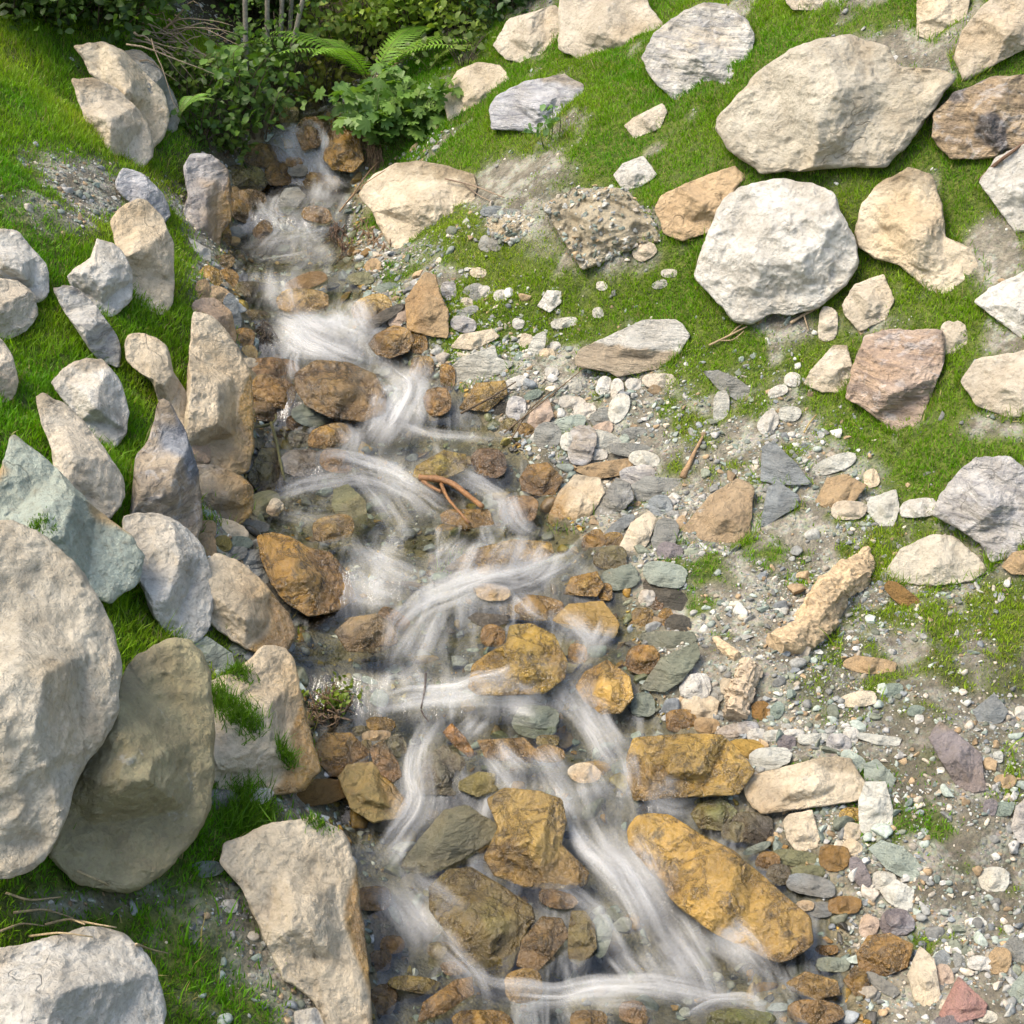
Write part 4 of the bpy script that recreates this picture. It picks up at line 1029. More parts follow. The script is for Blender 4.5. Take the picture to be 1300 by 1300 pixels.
def strew(n, rlo, rhi, where, power=2.2):
    m = n*10
    x = rng.uniform(-3.6, 4.4, m); y = rng.uniform(2.6, 10.7, m)
    l, r, b = xL(y), xR(y), xB(y)
    px, py, dz = project(np.stack([x, y, H(x, y)], -1))
    fr = (px > -40) & (px < 1340) & (py > -20) & (py < 1350)
    nn = np.clip(.5+1.3*fbm2(x*2.5, y*2.5, 3, 71), 0, 1)
    if where == 'bed': p = np.where((x > l-.12) & (x < r+.10), 1, 0)
    elif where == 'edge': p = np.where((x > r-.05) & (x < r+.30+.5*nn), .3+.7*nn, 0)+np.where((x < l+.08) & (x > l-.20), .9, 0)
    else:
        p = np.where(x > r+.02, np.clip(sstep(.5, -.35, x-b), .0, 1)*.9*nn, 0)
        cv = cover(x, y)[0]
        p = p*(1-.55*cv)+.06*(cv < .55)*(cv > .02)+.22*((cv < .35) & (x < l))
        p = np.where((x > l-.1) & (x < r), 0, p)
    k = fr & (rng.random(m) < p); x, y = x[k][:n], y[k][:n]
    rad = rlo*(rhi/rlo)**(rng.random(len(x))**power)
    px, py, dz = project(np.stack([x, y, H(x, y)], -1))
    bad = masked(px, py) & (rad > .014)
    x, y, rad = x[~bad], y[~bad], rad[~bad]
    return x, y, rad
def place(x, y, rad):
    n = len(x); z = H(x, y); nrm = slope_normal(x, y)+rng.normal(size=(n, 3))*.22
    M = rot_from(nrm, rng.uniform(0, 6.283, n))*rad[:, None, None]
    hgt = z-bed(y); ins = (x > xL(y)-.08) & (x < xR(y)+.06)
    wet = np.where(ins & (hgt < .06), 1., 0.)
    cw = PAL_WET[rng.integers(0, len(PAL_WET), n)]; cd = PAL_DRY[rng.integers(0, len(PAL_DRY), n)]
    cols = np.where(wet[:, None] > .5, cw, cd*.95)*rng.uniform(.5, 1.1, (n, 1))
    return M, np.stack([x, y, z+.12*rad], 1), cols, wet
VS, FS = pebble_shapes(10, 2); VB, FB = pebble_shapes(14, 3); VT, FT = pebble_shapes(6, 1)
def mass(name, sets, V, Fc, label):
    ms = [np.concatenate([s[i] for s in sets]) for i in range(3)]
    M, P, c, w = place(*ms)
    var = rng.integers(0, len(V), len(P)); vs, fs, cs, ws, b = [], [], [], [], 0
    for k in range(len(V)):
        q = var == k
        if not q.any(): continue
        vv = np.einsum('nij,kj->nki', M[q], V[k])+P[q][:, None, :]
        nq = len(vv); nk = len(V[k])
        fs.append((Fc[None]+(np.arange(nq)*nk)[:, None, None]).reshape(-1, 3)+b); vs.append(vv.reshape(-1, 3)); b += nq*nk
        cs.append(np.repeat(c[q], nk, 0)); ws.append(np.repeat(w[q], nk))
    link(name, make_mesh(name, np.concatenate(vs), [np.concatenate(fs)], PEB, {'Col': np.concatenate(cs), 'wet': np.concatenate(ws)}, False), kind='stuff', label=label, category='gravel')
mass('gravel', [strew(26000, .005, .021, 'bank'), strew(2500, .008, .022, 'bed'), strew(2500, .008, .022, 'edge')], VS, FS, 'fine mixed gravel strewn over bank and stream bed')
mass('grit', [strew(45000, .003, .008, 'bank')], VT, FT, 'fine grit scattered over the bare banks')
sets = [strew(2200, .012, .034, 'bank', 2.6), strew(1700, .014, .05, 'bed', 2.0), strew(1500, .014, .045, 'edge', 1.9)]
# the largest of these are things of their own, the rest one mass of cobbles
big_sets, small_sets = [], []
for s, k in zip(sets, (22, 40, 38)):
    o = np.argsort(-s[2]); big_sets.append([a[o[:k]] for a in s]); small_sets.append([a[o[k:]] for a in s])
mass('cobbles', small_sets, VB, FB, 'small loose cobbles packed along the stream and gravel bank')
loose = [('pebble', 'thumb-sized loose pebble scattered in the gravel bank, none larger beside it', 'loose pebbles of the gravel bank'),
         ('cobble', 'wet cobble on the stream bed, partly under clear running water', 'wet cobbles on the stream bed'),
         ('cobble', 'loose cobble packed among others along the water line', 'cobbles along the water line')]
pm = {}
for s, (nm, lab, grp) in zip(big_sets, loose):
    M, P, c, w = place(*s)
    for i in range(len(P)):
        v = VB[i % len(VB)]@M[i].T
        me = make_mesh(nm, v, [FB], PEB, {'Col': np.tile(c[i], (len(v), 1)), 'wet': np.full(len(v), w[i])}, False)
        link(nm, me, P[i], label=lab, category=nm, group=grp)

clods = [o for o in col.objects if o.name.startswith('soil_clod') or (o.get('label') or '').startswith('earthy tan')]
for o in clods:
    me = o.data; n = len(me.vertices); co = np.zeros(n*3, np.float32); me.vertices.foreach_get('co', co); no = np.zeros(n*3, np.float32); me.vertices.foreach_get('normal', no)
    co = co.reshape(-1, 3); no = no.reshape(-1, 3); ok = np.where(no@(-FWD) > .15)[0]; k = rng.choice(ok, 420)
    M = rot_from(no[k]+rng.normal(size=(len(k), 3))*.4, rng.uniform(0, 6.28, len(k)))*(.005+.022*rng.random(len(k))**4)[:, None, None]
    link('grit', scatter_mesh('grit', VS[3], [FS], M, co[k], PAL_DRY[rng.integers(0, len(PAL_DRY), len(k))]*rng.uniform(.6, 1, (len(k), 1)), PEB, {'wet': np.zeros(len(k))}), (0, 0, 0), o, kind='stuff')

# ------------------------------------------------------------------ water
wy = np.arange(2.6, 10.9, .025); nu = 70
U = np.linspace(-.12, 1.12, nu)
WY, WU = np.meshgrid(wy, U, indexing='ij')
l, r = xL(WY), xR(WY); WX = l+(r-l)*WU
WZv = WZ(WX, WY)
steep = np.zeros(len(wy)); g = np.gradient(bed(wy), wy); steep = sstep(.25, 1.0, g)
fo = np.tile(steep[:, None]*.2, (1, nu))*(1-np.abs(2*np.clip(WU, 0, 1)-1)**3)
qq = np.arange(WX.size).reshape(WX.shape)
F = np.stack([qq[:-1, :-1], qq[:-1, 1:], qq[1:, 1:], qq[1:, :-1]], -1).reshape(-1, 4)
link('stream_water', make_mesh('stream_water', np.stack([WX.ravel(), WY.ravel(), WZv.ravel()], 1), [F], WATER, {'foam': fo.ravel()}, True, np.stack([WX.ravel(), WY.ravel()], 1)), kind='structure')
VEILS = [
 ('408,166 404,186 400,212',13,34,1),('366,164 370,184 388,206',12,20,.8),('396,214 418,228 440,246',22,26,.7),('402,236 396,262 384,292',34,36,.8),('432,246 422,270 400,292',24,28,.6),('352,250 346,274 362,294',14,18,.6),('330,258 340,276 352,290',12,14,.5),
 ('378,290 362,312 346,340',50,70,.55),('430,292 400,300 350,310 312,316',12,14,.5),('410,325 370,332 325,340',12,14,.5),('400,310 395,335 380,360',40,50,.4),('352,345 354,378 366,408',30,40,.8),('372,400 405,428 450,448 478,462',48,66,.95),('345,412 380,436 420,452',36,40,.9),('430,395 445,430 462,452',36,40,.8),('380,445 372,470 380,500',14,18,.6),
 ('468,458 502,482 520,502 505,530 486,560 470,592',36,50,1),('540,470 525,492 515,515',30,30,.7),('500,505 492,535 478,575',34,46,.7),('440,545 448,570 440,598',22,26,.5),('500,540 545,556 600,560 650,562',22,26,.45),
 ('400,606 450,602 500,618 540,640 575,668',34,40,.7),('470,600 495,640 530,690',34,44,.5),('330,645 380,622 430,612 480,606',26,22,.5),('560,600 610,620 640,640 640,682',18,30,.6),('640,640 660,676 690,690',24,28,.5),('350,655 400,668 440,680',24,26,.3),
 ('600,690 580,722 556,752',40,50,.5),('660,690 650,715 630,742',44,50,.45),('700,705 690,725 660,745',24,30,.5),('745,690 722,716 660,738 590,752 540,772 510,800 500,835',24,34,.95),('450,690 468,720 500,748 540,758',30,36,.5),('430,745 470,760 510,772',22,24,.5),('470,700 500,715 540,735',30,30,.4),
 ('560,765 545,800 525,840 505,885',40,46,.55),('600,750 640,752 690,760',18,20,.5),('650,755 672,785 700,800',16,16,.4),('700,770 730,800 748,820 742,850 712,872',24,26,.6),('770,800 760,820 740,838',20,22,.5),('712,868 745,905 770,945 790,980 792,1010',30,40,.9),
 ('470,905 520,892 580,888 640,890 700,876 720,866',20,26,.85),('640,895 670,905 690,915',30,30,.5),('480,860 478,890 500,905',26,30,.6),('520,850 530,880 540,895',24,24,.5),('575,915 548,930 535,960 528,1000 540,1020 520,1055 490,1095 470,1130',24,30,.85),('610,915 600,930 580,950',22,24,.5),('535,1015 520,1040 500,1070',36,30,.6),
 ('620,960 645,985 668,1006',30,40,.6),('680,955 700,985 712,1005',30,30,.5),('735,985 750,1010 760,1030',30,34,.6),('690,985 720,1030 732,1060',16,20,.6),('748,1015 762,1050 785,1090 815,1135 840,1180 862,1230',36,60,.85),('728,1050 750,1085 790,1120 830,1160',30,40,.8),('790,965 800,990 805,1020',14,16,.7),('820,1010 850,1030 880,1028',22,22,.5),
 ('795,1045 800,1090 830,1130 870,1175',40,50,.3),('860,1160 900,1195 940,1215 985,1260',26,40,.7),('830,1170 860,1200 890,1250 900,1290',40,50,.6),('500,1100 512,1135 540,1165 575,1200 590,1235',36,46,.45),('470,1130 500,1150 530,1190 525,1230',26,30,.45),('520,1060 505,1085 488,1110',16,18,.6),('700,1130 740,1150 770,1190 800,1240',18,24,.5),
 ('600,1250 640,1268 700,1272 760,1256 830,1256 900,1270 960,1290',26,34,.8),('700,1280 760,1272 830,1280',30,30,.6),('870,1300 900,1278 950,1275 985,1300',18,20,.8),('780,1215 800,1240 820,1262',26,30,.5),('820,1200 850,1240 870,1275',40,44,.5),('560,1210 600,1245 620,1290',24,30,.4)]
VV, VF, VU, VD, base = [], [], [], [], 0
def wfn(x, y): return WZ(x, y)
for ps, w0, w1, st in VEILS:
    P = np.array([[float(c) for c in q.split(',')] for q in ps.split()])
    for rep in range(11):
        wide = rep < 2
        Q, S = hit_fn(P[:, 0], P[:, 1], wfn)
        seg = np.linalg.norm(np.diff(Q, axis=0), axis=1); L = np.concatenate([[0], np.cumsum(seg)])
        n = max(int(L[-1]/.02), 8); t0, t1 = (0, 1) if wide else (rng.uniform(-.12, .35), rng.uniform(.65, 1.15))
        tt = np.linspace(t0, t1, n)*L[-1]
        C = np.stack([np.interp(tt, L, Q[:, k]) for k in range(3)], 1)
        e0 = tt < 0; e1 = tt > L[-1]
        d0 = (Q[1]-Q[0])/(seg[0]+1e-9); d1 = (Q[-1]-Q[-2])/(seg[-1]+1e-9)
        C[e0] = Q[0]+tt[e0][:, None]*d0; C[e1] = Q[-1]+(tt[e1]-L[-1])[:, None]*d1
        for _ in range(6): C[1:-1] = (C[:-2]+2*C[1:-1]+C[2:])/4
        tg = np.gradient(C[:, :2], axis=0); tg /= np.linalg.norm(tg, axis=1)[:, None]+1e-9
        nr = np.stack([-tg[:, 1], tg[:, 0]], 1)
        wd = np.interp(tt, L, np.linspace(w0, w1, len(L)))*T/650*np.interp(tt, L, S)/1.5
        f = 1.45 if wide else rng.uniform(.25, .7)
        lo_ = 0 if wide else rng.uniform(-.85, .85)
        wob = .22*fbm(np.stack([tt*2.2+rep*9.3, tt*0+w0, tt*0+.5], 1), 2)
        nc = 13 if wide else 7; u = np.linspace(-1, 1, nc)
        cx_ = (lo_+wob)*wd
        XX = C[:, None, 0]+nr[:, None, 0]*(u*wd[:, None]*f+cx_[:, None]); YY = C[:, None, 1]+nr[:, None, 1]*(u*wd[:, None]*f+cx_[:, None])
        wz = WZ(XX, YY); rt = np.array([[rock_top(a, b) for a, b in zip(ra, rb)] for ra, rb in zip(XX, YY)])
        up = np.where(rt-wz > .20, 0, np.clip(rt-wz, 0, .09))
        for _ in range(4):
            up[1:-1] = np.maximum(up[1:-1]*.6, (up[:-2]+2*up[1:-1]+up[2:])/4)
            up[:, 1:-1] = (up[:, :-2]+2*up[:, 1:-1]+up[:, 2:])/4
        ZZ = wz+up*.8+.008+.012*st*(1-u**2)[None]+.003*rep+.010*fbm2(XX*9, YY*9, 2, 80+rep)
        tl_ = np.linspace(0, 1, n)
        den = (.18 if wide else rng.uniform(.14, .46))*(.8 if P[:, 1].mean() < 380 and st < 1 else 1)*st*((1-u**2)**1.3)[None]*(sstep(0, .3, tl_)*sstep(0, .45, 1-tl_))[:, None]*(1-.85*sstep(.05, .10, rt-wz))
        q = np.arange(n*nc).reshape(n, nc)+base
        VF.append(np.stack([q[:-1, :-1], q[:-1, 1:], q[1:, 1:], q[1:, :-1]], -1).reshape(-1, 4)); base += n*nc
        VV.append(np.stack([XX, YY, ZZ], -1).reshape(-1, 3)); VD.append(den.ravel())
        o = rng.uniform(0, 50, 2); VU.append(np.stack([(u[None]*wd[:, None]*f+o[0]), np.tile(tt[:, None], (1, nc))+o[1]], -1).reshape(-1, 2))
link('rapids_water', make_mesh('rapids_water', np.concatenate(VV), VF, VEIL, {'foam': np.concatenate(VD)}, True, np.concatenate(VU)), kind='structure')

# ------------------------------------------------------------------ wood: sticks, roots, driftwood
def tube(pts, rad, seg=8, nz=0., sd=0):
    pts = np.asarray(pts, float); d = np.gradient(pts, axis=0); d /= np.linalg.norm(d, axis=1)[:, None]+1e-9
    a = np.array([.3, .2, .9]); x = np.cross(d, a); x /= np.linalg.norm(x, axis=1)[:, None]+1e-9; y = np.cross(d, x)
    th = np.linspace(0, 6.283, seg, endpoint=False)
    V = pts[:, None]+(x[:, None]*np.cos(th)[None, :, None]+y[:, None]*np.sin(th)[None, :, None])*np.asarray(rad)[:, None, None]
    V = V.reshape(-1, 3)
    if nz: V = V+fbm(V*22+sd, 3)[:, None]*np.repeat(np.asarray(rad), seg)[:, None]*nz*(V-np.repeat(pts, seg, 0))/np.repeat(np.asarray(rad), seg)[:, None]
    n = len(pts); q = np.arange(n*seg).reshape(n, seg); r = np.roll(q, -1, 1)
    F = np.stack([q[:-1], r[:-1], r[1:], q[1:]], -1).reshape(-1, 4)
    V = np.concatenate([V, pts[:1], pts[-1:]]); e = n*seg
    F3 = np.concatenate([np.stack([r[0], q[0], np.full(seg, e)], 1), np.stack([q[-1], r[-1], np.full(seg, e+1)], 1)])
    return V, F, F3
def tubes_mesh(name, lst, colr, mat=None, o=(0, 0, 0), wet=0.):
    vs, f4, f3, b = [], [], [], 0
    for V, F, G in lst: vs.append(V); f4.append(F+b); f3.append(G+b); b += len(V)
    V = np.concatenate(vs); C = np.tile(np.array(colr), (len(V), 1))*(1+.35*fbm(V*7, 3))[:, None]
    return make_mesh(name, V-np.asarray(o), [np.concatenate(f4), np.concatenate(f3)], mat or WOOD, {'Col': np.clip(C, 0, 1), 'wet': np.full(len(V), wet)})
def surface(px, py):
    q, s = hit_fn(np.array([px]), np.array([py]), HW); d = rays(np.array([px]), np.array([py]))[0]
    h = BVH.ray_cast(Vector(CAM), Vector(d).normalized())
    if h[0] is not None and (np.array(h[0])-CAM)@FWD < s[0]: return np.array(h[0])
    return q[0]
def smooth_path(P, n):
    P = np.asarray(P, float); L = np.concatenate([[0], np.cumsum(np.linalg.norm(np.diff(P, axis=0), axis=1))]); t = np.linspace(0, L[-1], n)
    C = np.stack([np.interp(t, L, P[:, k]) for k in range(3)], 1)
    for _ in range(3): C[1:-1] = (C[:-2]+2*C[1:-1]+C[2:])/4
    return C
def path_px(ps, lift, n=14):
    P = np.array([surface(*[float(c) for c in q.split(',')])+np.array([0, -.3, .8])*lift for q in ps.split()])
    return smooth_path(P, n)
def stick(name, branches, colr, label, cat, nz=.25, group=None, wet=0.):
    lst = []
    for ps, r0, r1, lift in branches:
        C = path_px(ps, lift); lst.append(tube(C, np.linspace(r0, r1, len(C)), 8, nz, len(lst)*3.1))
    o = lst[0][0].mean(0)
    ob = link(name, tubes_mesh(name, lst, colr, None, o, wet), o, label=label, category=cat)
    if group: ob['group'] = group
stick('branch', [('532,612 555,612 575,618 595,635 612,648', .016, .011, .03), ('560,618 568,636 580,650 596,668', .009, .005, .02), ('536,614 548,622 560,628', .01, .008, .02)], (.27, .135, .055), 'forked orange stick caught on stones in midstream', 'stick', .3, wet=.7)
stick('twig', [('648,568 672,528 700,505', .004, .003, .05), ('640,560 690,520 748,472', .004, .002, .06)], (.16, .11, .06), 'thin forked twig leaning over the shore stones near the amber rock', 'twig', .1)
stick('twig', [('585,530 620,512 655,490', .006, .003, .03), ('620,512 640,508 652,503', .003, .002, .03)], (.10, .07, .04), 'dark thin twig beneath the pale flat slab', 'twig', .1)
stick('branch', [('345,542 352,566 356,590 362,615', .008, .006, .03), ('345,542 330,545 318,548', .007, .004, .02), ('344,544 352,534 350,530', .006, .004, .02)], (.14, .13, .05), 'bent green brown twig hanging over the olive mossy rock', 'twig', .2)
stick('twig', [('541,860 540,880 535,905', .005, .003, .03), ('535,905 538,912 545,920', .003, .002, .02)], (.06, .04, .03), 'dark short twig sticking up in the white water of midstream', 'twig', .2)
stick('wood_chip', [('866,608 874,592 882,575 892,556', .014, .006, .01)], (.36, .23, .12), 'orange splintered wood chip on the gravel fan', 'wood chip', .6)
stick('twig', [('1243,235 1262,214 1285,198 1312,178', .010, .006, .03)], (.17, .10, .06), 'brown twig lying across the whitish boulder at the right picture edge', 'twig', .3)
stick('twig', [('1003,414 1018,404 1040,394', .008, .004, .02), ('1020,404 1023,414 1026,424', .004, .002, .02)], (.40, .30, .19), 'dry forked twig under the broad white boulder', 'twig', .2)
stick('twig', [('900,442 925,430 948,418', .006, .004, .02), ('925,430 935,420 946,412', .004, .003, .02), ('912,436 930,436 944,424', .004, .002, .02)], (.42, .31, .18), 'bundle of dry straw-coloured twigs in grass below the broad white boulder', 'twig', .2)
stick('twig', [('1020,553 1026,542 1036,530', .004, .003, .02)], (.45, .33, .13), 'yellow dry stalk on the grass edge below the pink slab', 'twig', .1)
stick('twig', [('565,232 600,240 640,256', .005, .003, .03), ('590,238 605,250 625,260', .003, .002, .02)], (.30, .22, .15), 'dry stalk on soil beside the rounded cream streamside boulder', 'twig', .2)
stick('twig', [('0,1118 25,1112 50,1108', .005, .003, .04), ('100,1112 130,1125 160,1140', .004, .003, .03)], (.42, .33, .18), 'dry stalks over the grass under the huge beige boulder', 'twig', .1)
for ps in ('175,1205 195,1212 215,1216', '100,1175 125,1180 150,1184', '60,1180 90,1172 110,1180', '0,1190 30,1178 60,1182', '20,1165 60,1160 95,1172', '40,1195 80,1190 120,1196', '10,1140 40,1150 80,1145'):
    stick('straw', [(ps, .004, .002, .03)], (.42, .32, .18), 'dry straw stalk on the grass just above the white fractured boulder', 'straw', .1, 'dry straw by the white fractured boulder')
stick('twig', [('432,278 450,255 468,228 480,215', .005, .003, .06), ('440,268 462,244 490,226', .004, .002, .06)], (.30, .19, .10), 'bent brown twig between the waterfall rock and the rounded cream boulder', 'twig', .2)
# driftwood
def drift(ps, radii, label, colr, nz=.9):
    n, sg = 110, 40
    Q = path_px(ps, .0, n); R_ = np.interp(np.linspace(0, 1, n), np.linspace(0, 1, len(radii)), radii)
    Q[:, 2] += R_*.5; Q[:, 1] -= R_*.3
    R_ = R_*(1+.25*fbm(np.stack([np.linspace(0, 9, n), np.zeros(n)+.3, np.zeros(n)+.7], 1), 4))
    V, F, G = tube(Q, R_, sg)
    A_ = np.repeat(Q, sg, 0); dv = V[:len(A_)]-A_
    ax = (Q[-1]-Q[0])/np.linalg.norm(Q[-1]-Q[0]); W_ = V[:len(A_)]; al = W_@ax
    B_ = W_-al[:, None]*ax*.72                       # grain runs along the wood
    f = fbm(B_*11+3, 4); tr = np.round(f*5+.6*fbm(W_*30, 2))/5
    V[:len(A_)] = A_+dv*(.92+.62*tr+.12*fbm(B_*45, 3))[:, None]+.012*fbm(W_*25+9, 2)[:, None]*ax
    o = V.mean(0); me = tubes_mesh('driftwood', [(V, F, G)], colr, None, o)
    me.polygons.foreach_set('use_smooth', np.zeros(len(me.polygons), bool))
    link('driftwood', me, o, label=label, category='driftwood', group='driftwood on the gravel bank')
drift('982,822 1005,812 1026,808 1040,790 1052,765 1068,748 1085,735 1095,718 1099,700', (.05, .06, .065, .07, .07, .075, .065, .045, .02), 'jagged tan driftwood lying diagonally on the gravel below the lens-shaped stone', (.50, .37, .22))
drift('932,915 936,895 945,872 955,850', (.06, .06, .06, .05), 'pale driftwood stump with split ends, above the flat amber slab', (.52, .41, .28))
drift('908,812 916,822 926,830 936,836', (.016, .02, .024, .02), 'small curved pale wood piece on the gravel uphill of the leaning ridged slab', (.55, .42, .26), .5)

# heap of dry branches
lst = []
R = np.random.default_rng(5)
for k in range(38):
    a = surface(R.uniform(160, 225), R.uniform(36, 80)); 
    dirv = np.array([R.uniform(.2, 1), R.uniform(-.3, .3), R.uniform(-.25, .45)]); L = R.uniform(.25, .8)
    pts = [a+np.array([0, 0, R.uniform(.0, .12)])+dirv*L*t+np.array([0, 0, -.35*L*t*t])+R.normal(size=3)*.02 for t in np.linspace(0, 1, 6)]
    lst.append(tube(smooth_path(pts, 8), np.linspace(R.uniform(.003, .008), .0015, 8), 6, .2, k))
o = lst[0][0].mean(0)
link('brush_pile', tubes_mesh('brush_pile', lst, (.34, .26, .17), None, o), o, label='pile of dry brown twigs spilling from the forest edge over the grey boulder', category='twig pile')
# root fringe under the leafy plant
def rootfringe(ps, n, down, label, colr=(.17, .11, .06)):
    lst = []; P = np.array([[float(c) for c in q.split(',')] for q in ps.split()])
    for k in range(n):
        t = R.random()*(len(P)-1); i = int(t); c = P[i]*(1-t+i)+P[min(i+1, len(P)-1)]*(t-i)
        a = surface(c[0]+R.normal()*4, c[1]+R.normal()*4); L = R.uniform(.4, 1)*down
        pts = [a+np.array([R.normal()*.05*t, -.18*L*t, .03-L*t*t*.8])+R.normal(size=3)*.008 for t in np.linspace(0, 1, 6)]
        lst.append(tube(smooth_path(pts, 7), np.linspace(.004, .0015, 7), 5))
    o = lst[0][0].mean(0); link('roots', tubes_mesh('roots', lst, colr, None, o), o, label=label, category='roots')
rootfringe('455,165 470,185 480,205 470,190', 90, .35, 'fringe of brown hanging roots under the leafy plant beside the waterfall')
rootfringe('455,290 470,305 490,318', 40, .18, 'fringe of dead brown roots at the foot of the rounded cream boulder', (.22, .14, .08))
rootfringe('425,290 432,300 440,318', 40, .16, 'tangle of dark brown roots at the water edge left of the rounded cream boulder', (.12, .07, .04))
rootfringe('332,415 338,425 342,436', 50, .12, 'dark tangle of wet roots on stones above the brown streamside stones', (.05, .035, .02))

# ------------------------------------------------------------------ plants
LV = np.array([[0, 0, 0], [-.32, .35, .07], [.32, .35, .07], [-.26, .7, .03], [.26, .7, .03], [0, 1, -.12], [0, .38, 0], [0, .7, -.02]])
LF = [np.array([[0, 6, 1], [0, 2, 6], [3, 7, 5], [4, 5, 7]]), np.array([[1, 6, 7, 3], [6, 2, 4, 7]])]
def lobed(n=5):
    pts = [[0, 0, 0]]
    for k in range(n):
        a = math.radians(-110+220*(k+.5)/n); w = math.radians(220/n/2)
        r = .62+.25*math.cos(a)
        pts += [[math.sin(a-w)*r*.62, .35+math.cos(a-w)*r*.62, .04], [math.sin(a-w*.45)*r*.95, .35+math.cos(a-w*.45)*r*.95, 0], [math.sin(a)*r, .35+math.cos(a)*r, -.05], [math.sin(a+w*.45)*r*.95, .35+math.cos(a+w*.45)*r*.95, 0]]
    pts.append([math.sin(math.radians(110))*.4, .35+math.cos(math.radians(110))*.4, .04])
    V = np.array(pts+[[0, .35, .06]]); m = len(V)-1
    F = [[m, i+1, i] for i in range(m-1)]+[[m, 0, m-1]]
    return V, [np.array(F)]
LOB = lobed()
def leaf_cloud(name, parent, o, pts, size, colA, colB, R, tmpl=None, droop=.3):
    tv, tf = tmpl or (LV, LF); n = len(pts)
    up = R.normal(size=(n, 3))*.55+np.array([0, -.35, .8])
    M = rot_from(up, R.uniform(0, 6.283, n))*(size*R.uniform(.6, 1.25, n))[:, None, None]
    h = R.random((n, 1)); cols = (np.array(colA)*(1-h)+np.array(colB)*h)*R.uniform(.75, 1.2, (n, 1))
    return link(name, scatter_mesh(name, tv, tf, M, pts-np.asarray(o), cols, LEAF, smooth=False), (0, 0, 0), parent)
def shrub(px, py, h, w, nst, nleaf, size, cA, cB, label, name='shrub', cat='shrub', group=None, tmpl=None, seed=0, stemcol=(.10, .075, .05), base=None, lean=(0, -.15), clump=.09):
    R = np.random.default_rng(seed+500)
    b = surface(px, py) if base is None else np.array(base)
    root = empty(name, b, label=label, category=cat)
    if group: root['group'] = group
    st, tips = [], []
    for k in range(nst):
        a = R.uniform(0, 6.283); rr = w*math.sqrt(R.random()); hh = h*R.uniform(.45, 1)
        e = b+np.array([math.cos(a)*rr+lean[0]*hh, math.sin(a)*rr*.8+lean[1]*hh, hh])
        s = b+np.array([math.cos(a), math.sin(a), 0])*rr*.25+np.array([0, 0, -.05])
        pts = smooth_path([s, s*.55+e*.45+np.array([0, 0, .12*hh])+R.normal(size=3)*.03, e], 9)
        st.append(tube(pts, np.linspace(.004+.004*h, .002, 9), 5))
        for q in pts[3:]: tips.append(q)
    link('stem', tubes_mesh('stem', st, stemcol, None, b), (0, 0, 0), root)
    tips = np.array(tips)
    # leaves sit in sprays round the stem ends
    ns = max(nleaf//9, 4); sc = tips[R.integers(0, len(tips), ns)]+R.normal(size=(ns, 3))*clump
    pts = (sc[:, None]+R.normal(size=(ns, 9, 3))*clump*.75*np.array([1, 1, .5])).reshape(-1, 3)
    leaf_cloud('foliage', root, b, pts, size, cA, cB, R, tmpl)
    return root
def fern(px, py, fronds, L, label, seed, spread=1., colA=(.13, .25, .03), dirs=None):
    R = np.random.default_rng(seed); b = surface(px, py); root = empty('fern', b, label=label, category='fern')
    for k in range(fronds):
        a = R.uniform(0, 6.283) if dirs is None else math.radians(dirs[k]); l = L*R.uniform(.8, 1.05)
        hd = np.array([math.cos(a), math.sin(a)*.8-.25, 0])
        P = np.array([np.array([0, 0, 0])+hd*l*spread*(t**1.15)*.75+np.array([0, 0, 1])*l*(.85*t-.55*t*t) for t in np.linspace(0, 1, 30)])
        tg = np.gradient(P, axis=0); tg /= np.linalg.norm(tg, axis=1)[:, None]
        sd = np.cross(tg, [0, 0, 1]); sd /= np.linalg.norm(sd, axis=1)[:, None]+1e-9; nn = np.cross(sd, tg)
        V, F3, cc, b0 = [], [], [], 0
        for i in range(4, 29):
          for half in (0,):
            t = (i+half)/29; c0 = P[i]*(1-half)+P[min(i+1, 29)]*half
            wl = l*.17*math.sin(math.pi*min(t*1.02, 1))**.8*(1.15-.55*t)
            for sg in (-1, 1):
                d = sd[i]*sg+tg[i]*.38; d /= np.linalg.norm(d); w2 = l/29*.36; m = 7
                pr = []
                for j in range(m+1):
                    q = c0+d*wl*j/m-nn[i]*wl*.18*(j/m)**2; ww = w2*(1-(j/m)**1.6)*(1.0 if j % 2 else .62)+.0008
                    pr += [q+tg[i]*ww, q-tg[i]*ww]
                V += pr
                for j in range(m): F3.append([b0+2*j, b0+2*j+1, b0+2*j+3, b0+2*j+2])
                b0 += 2*(m+1); cc += [np.array(colA)*R.uniform(.8, 1.25)*(1+.5*t)]*(2*(m+1))
        fr = link('frond', make_mesh('frond', np.array(V), [np.array(F3)], LEAF, {'Col': np.array(cc)}, False), (0, 0, 0), root)
        rv, rf, rg = tube(P, np.linspace(.004, .0012, 30), 5)
        link('stalk', tubes_mesh('stalk', [(rv, rf, rg)], (.20, .22, .06)), (0, 0, 0), fr)
DK = ((.022, .05, .010), (.06, .11, .018)); MID = ((.05, .11, .018), (.11, .20, .03)); LT = ((.10, .20, .035), (.19, .30, .06))
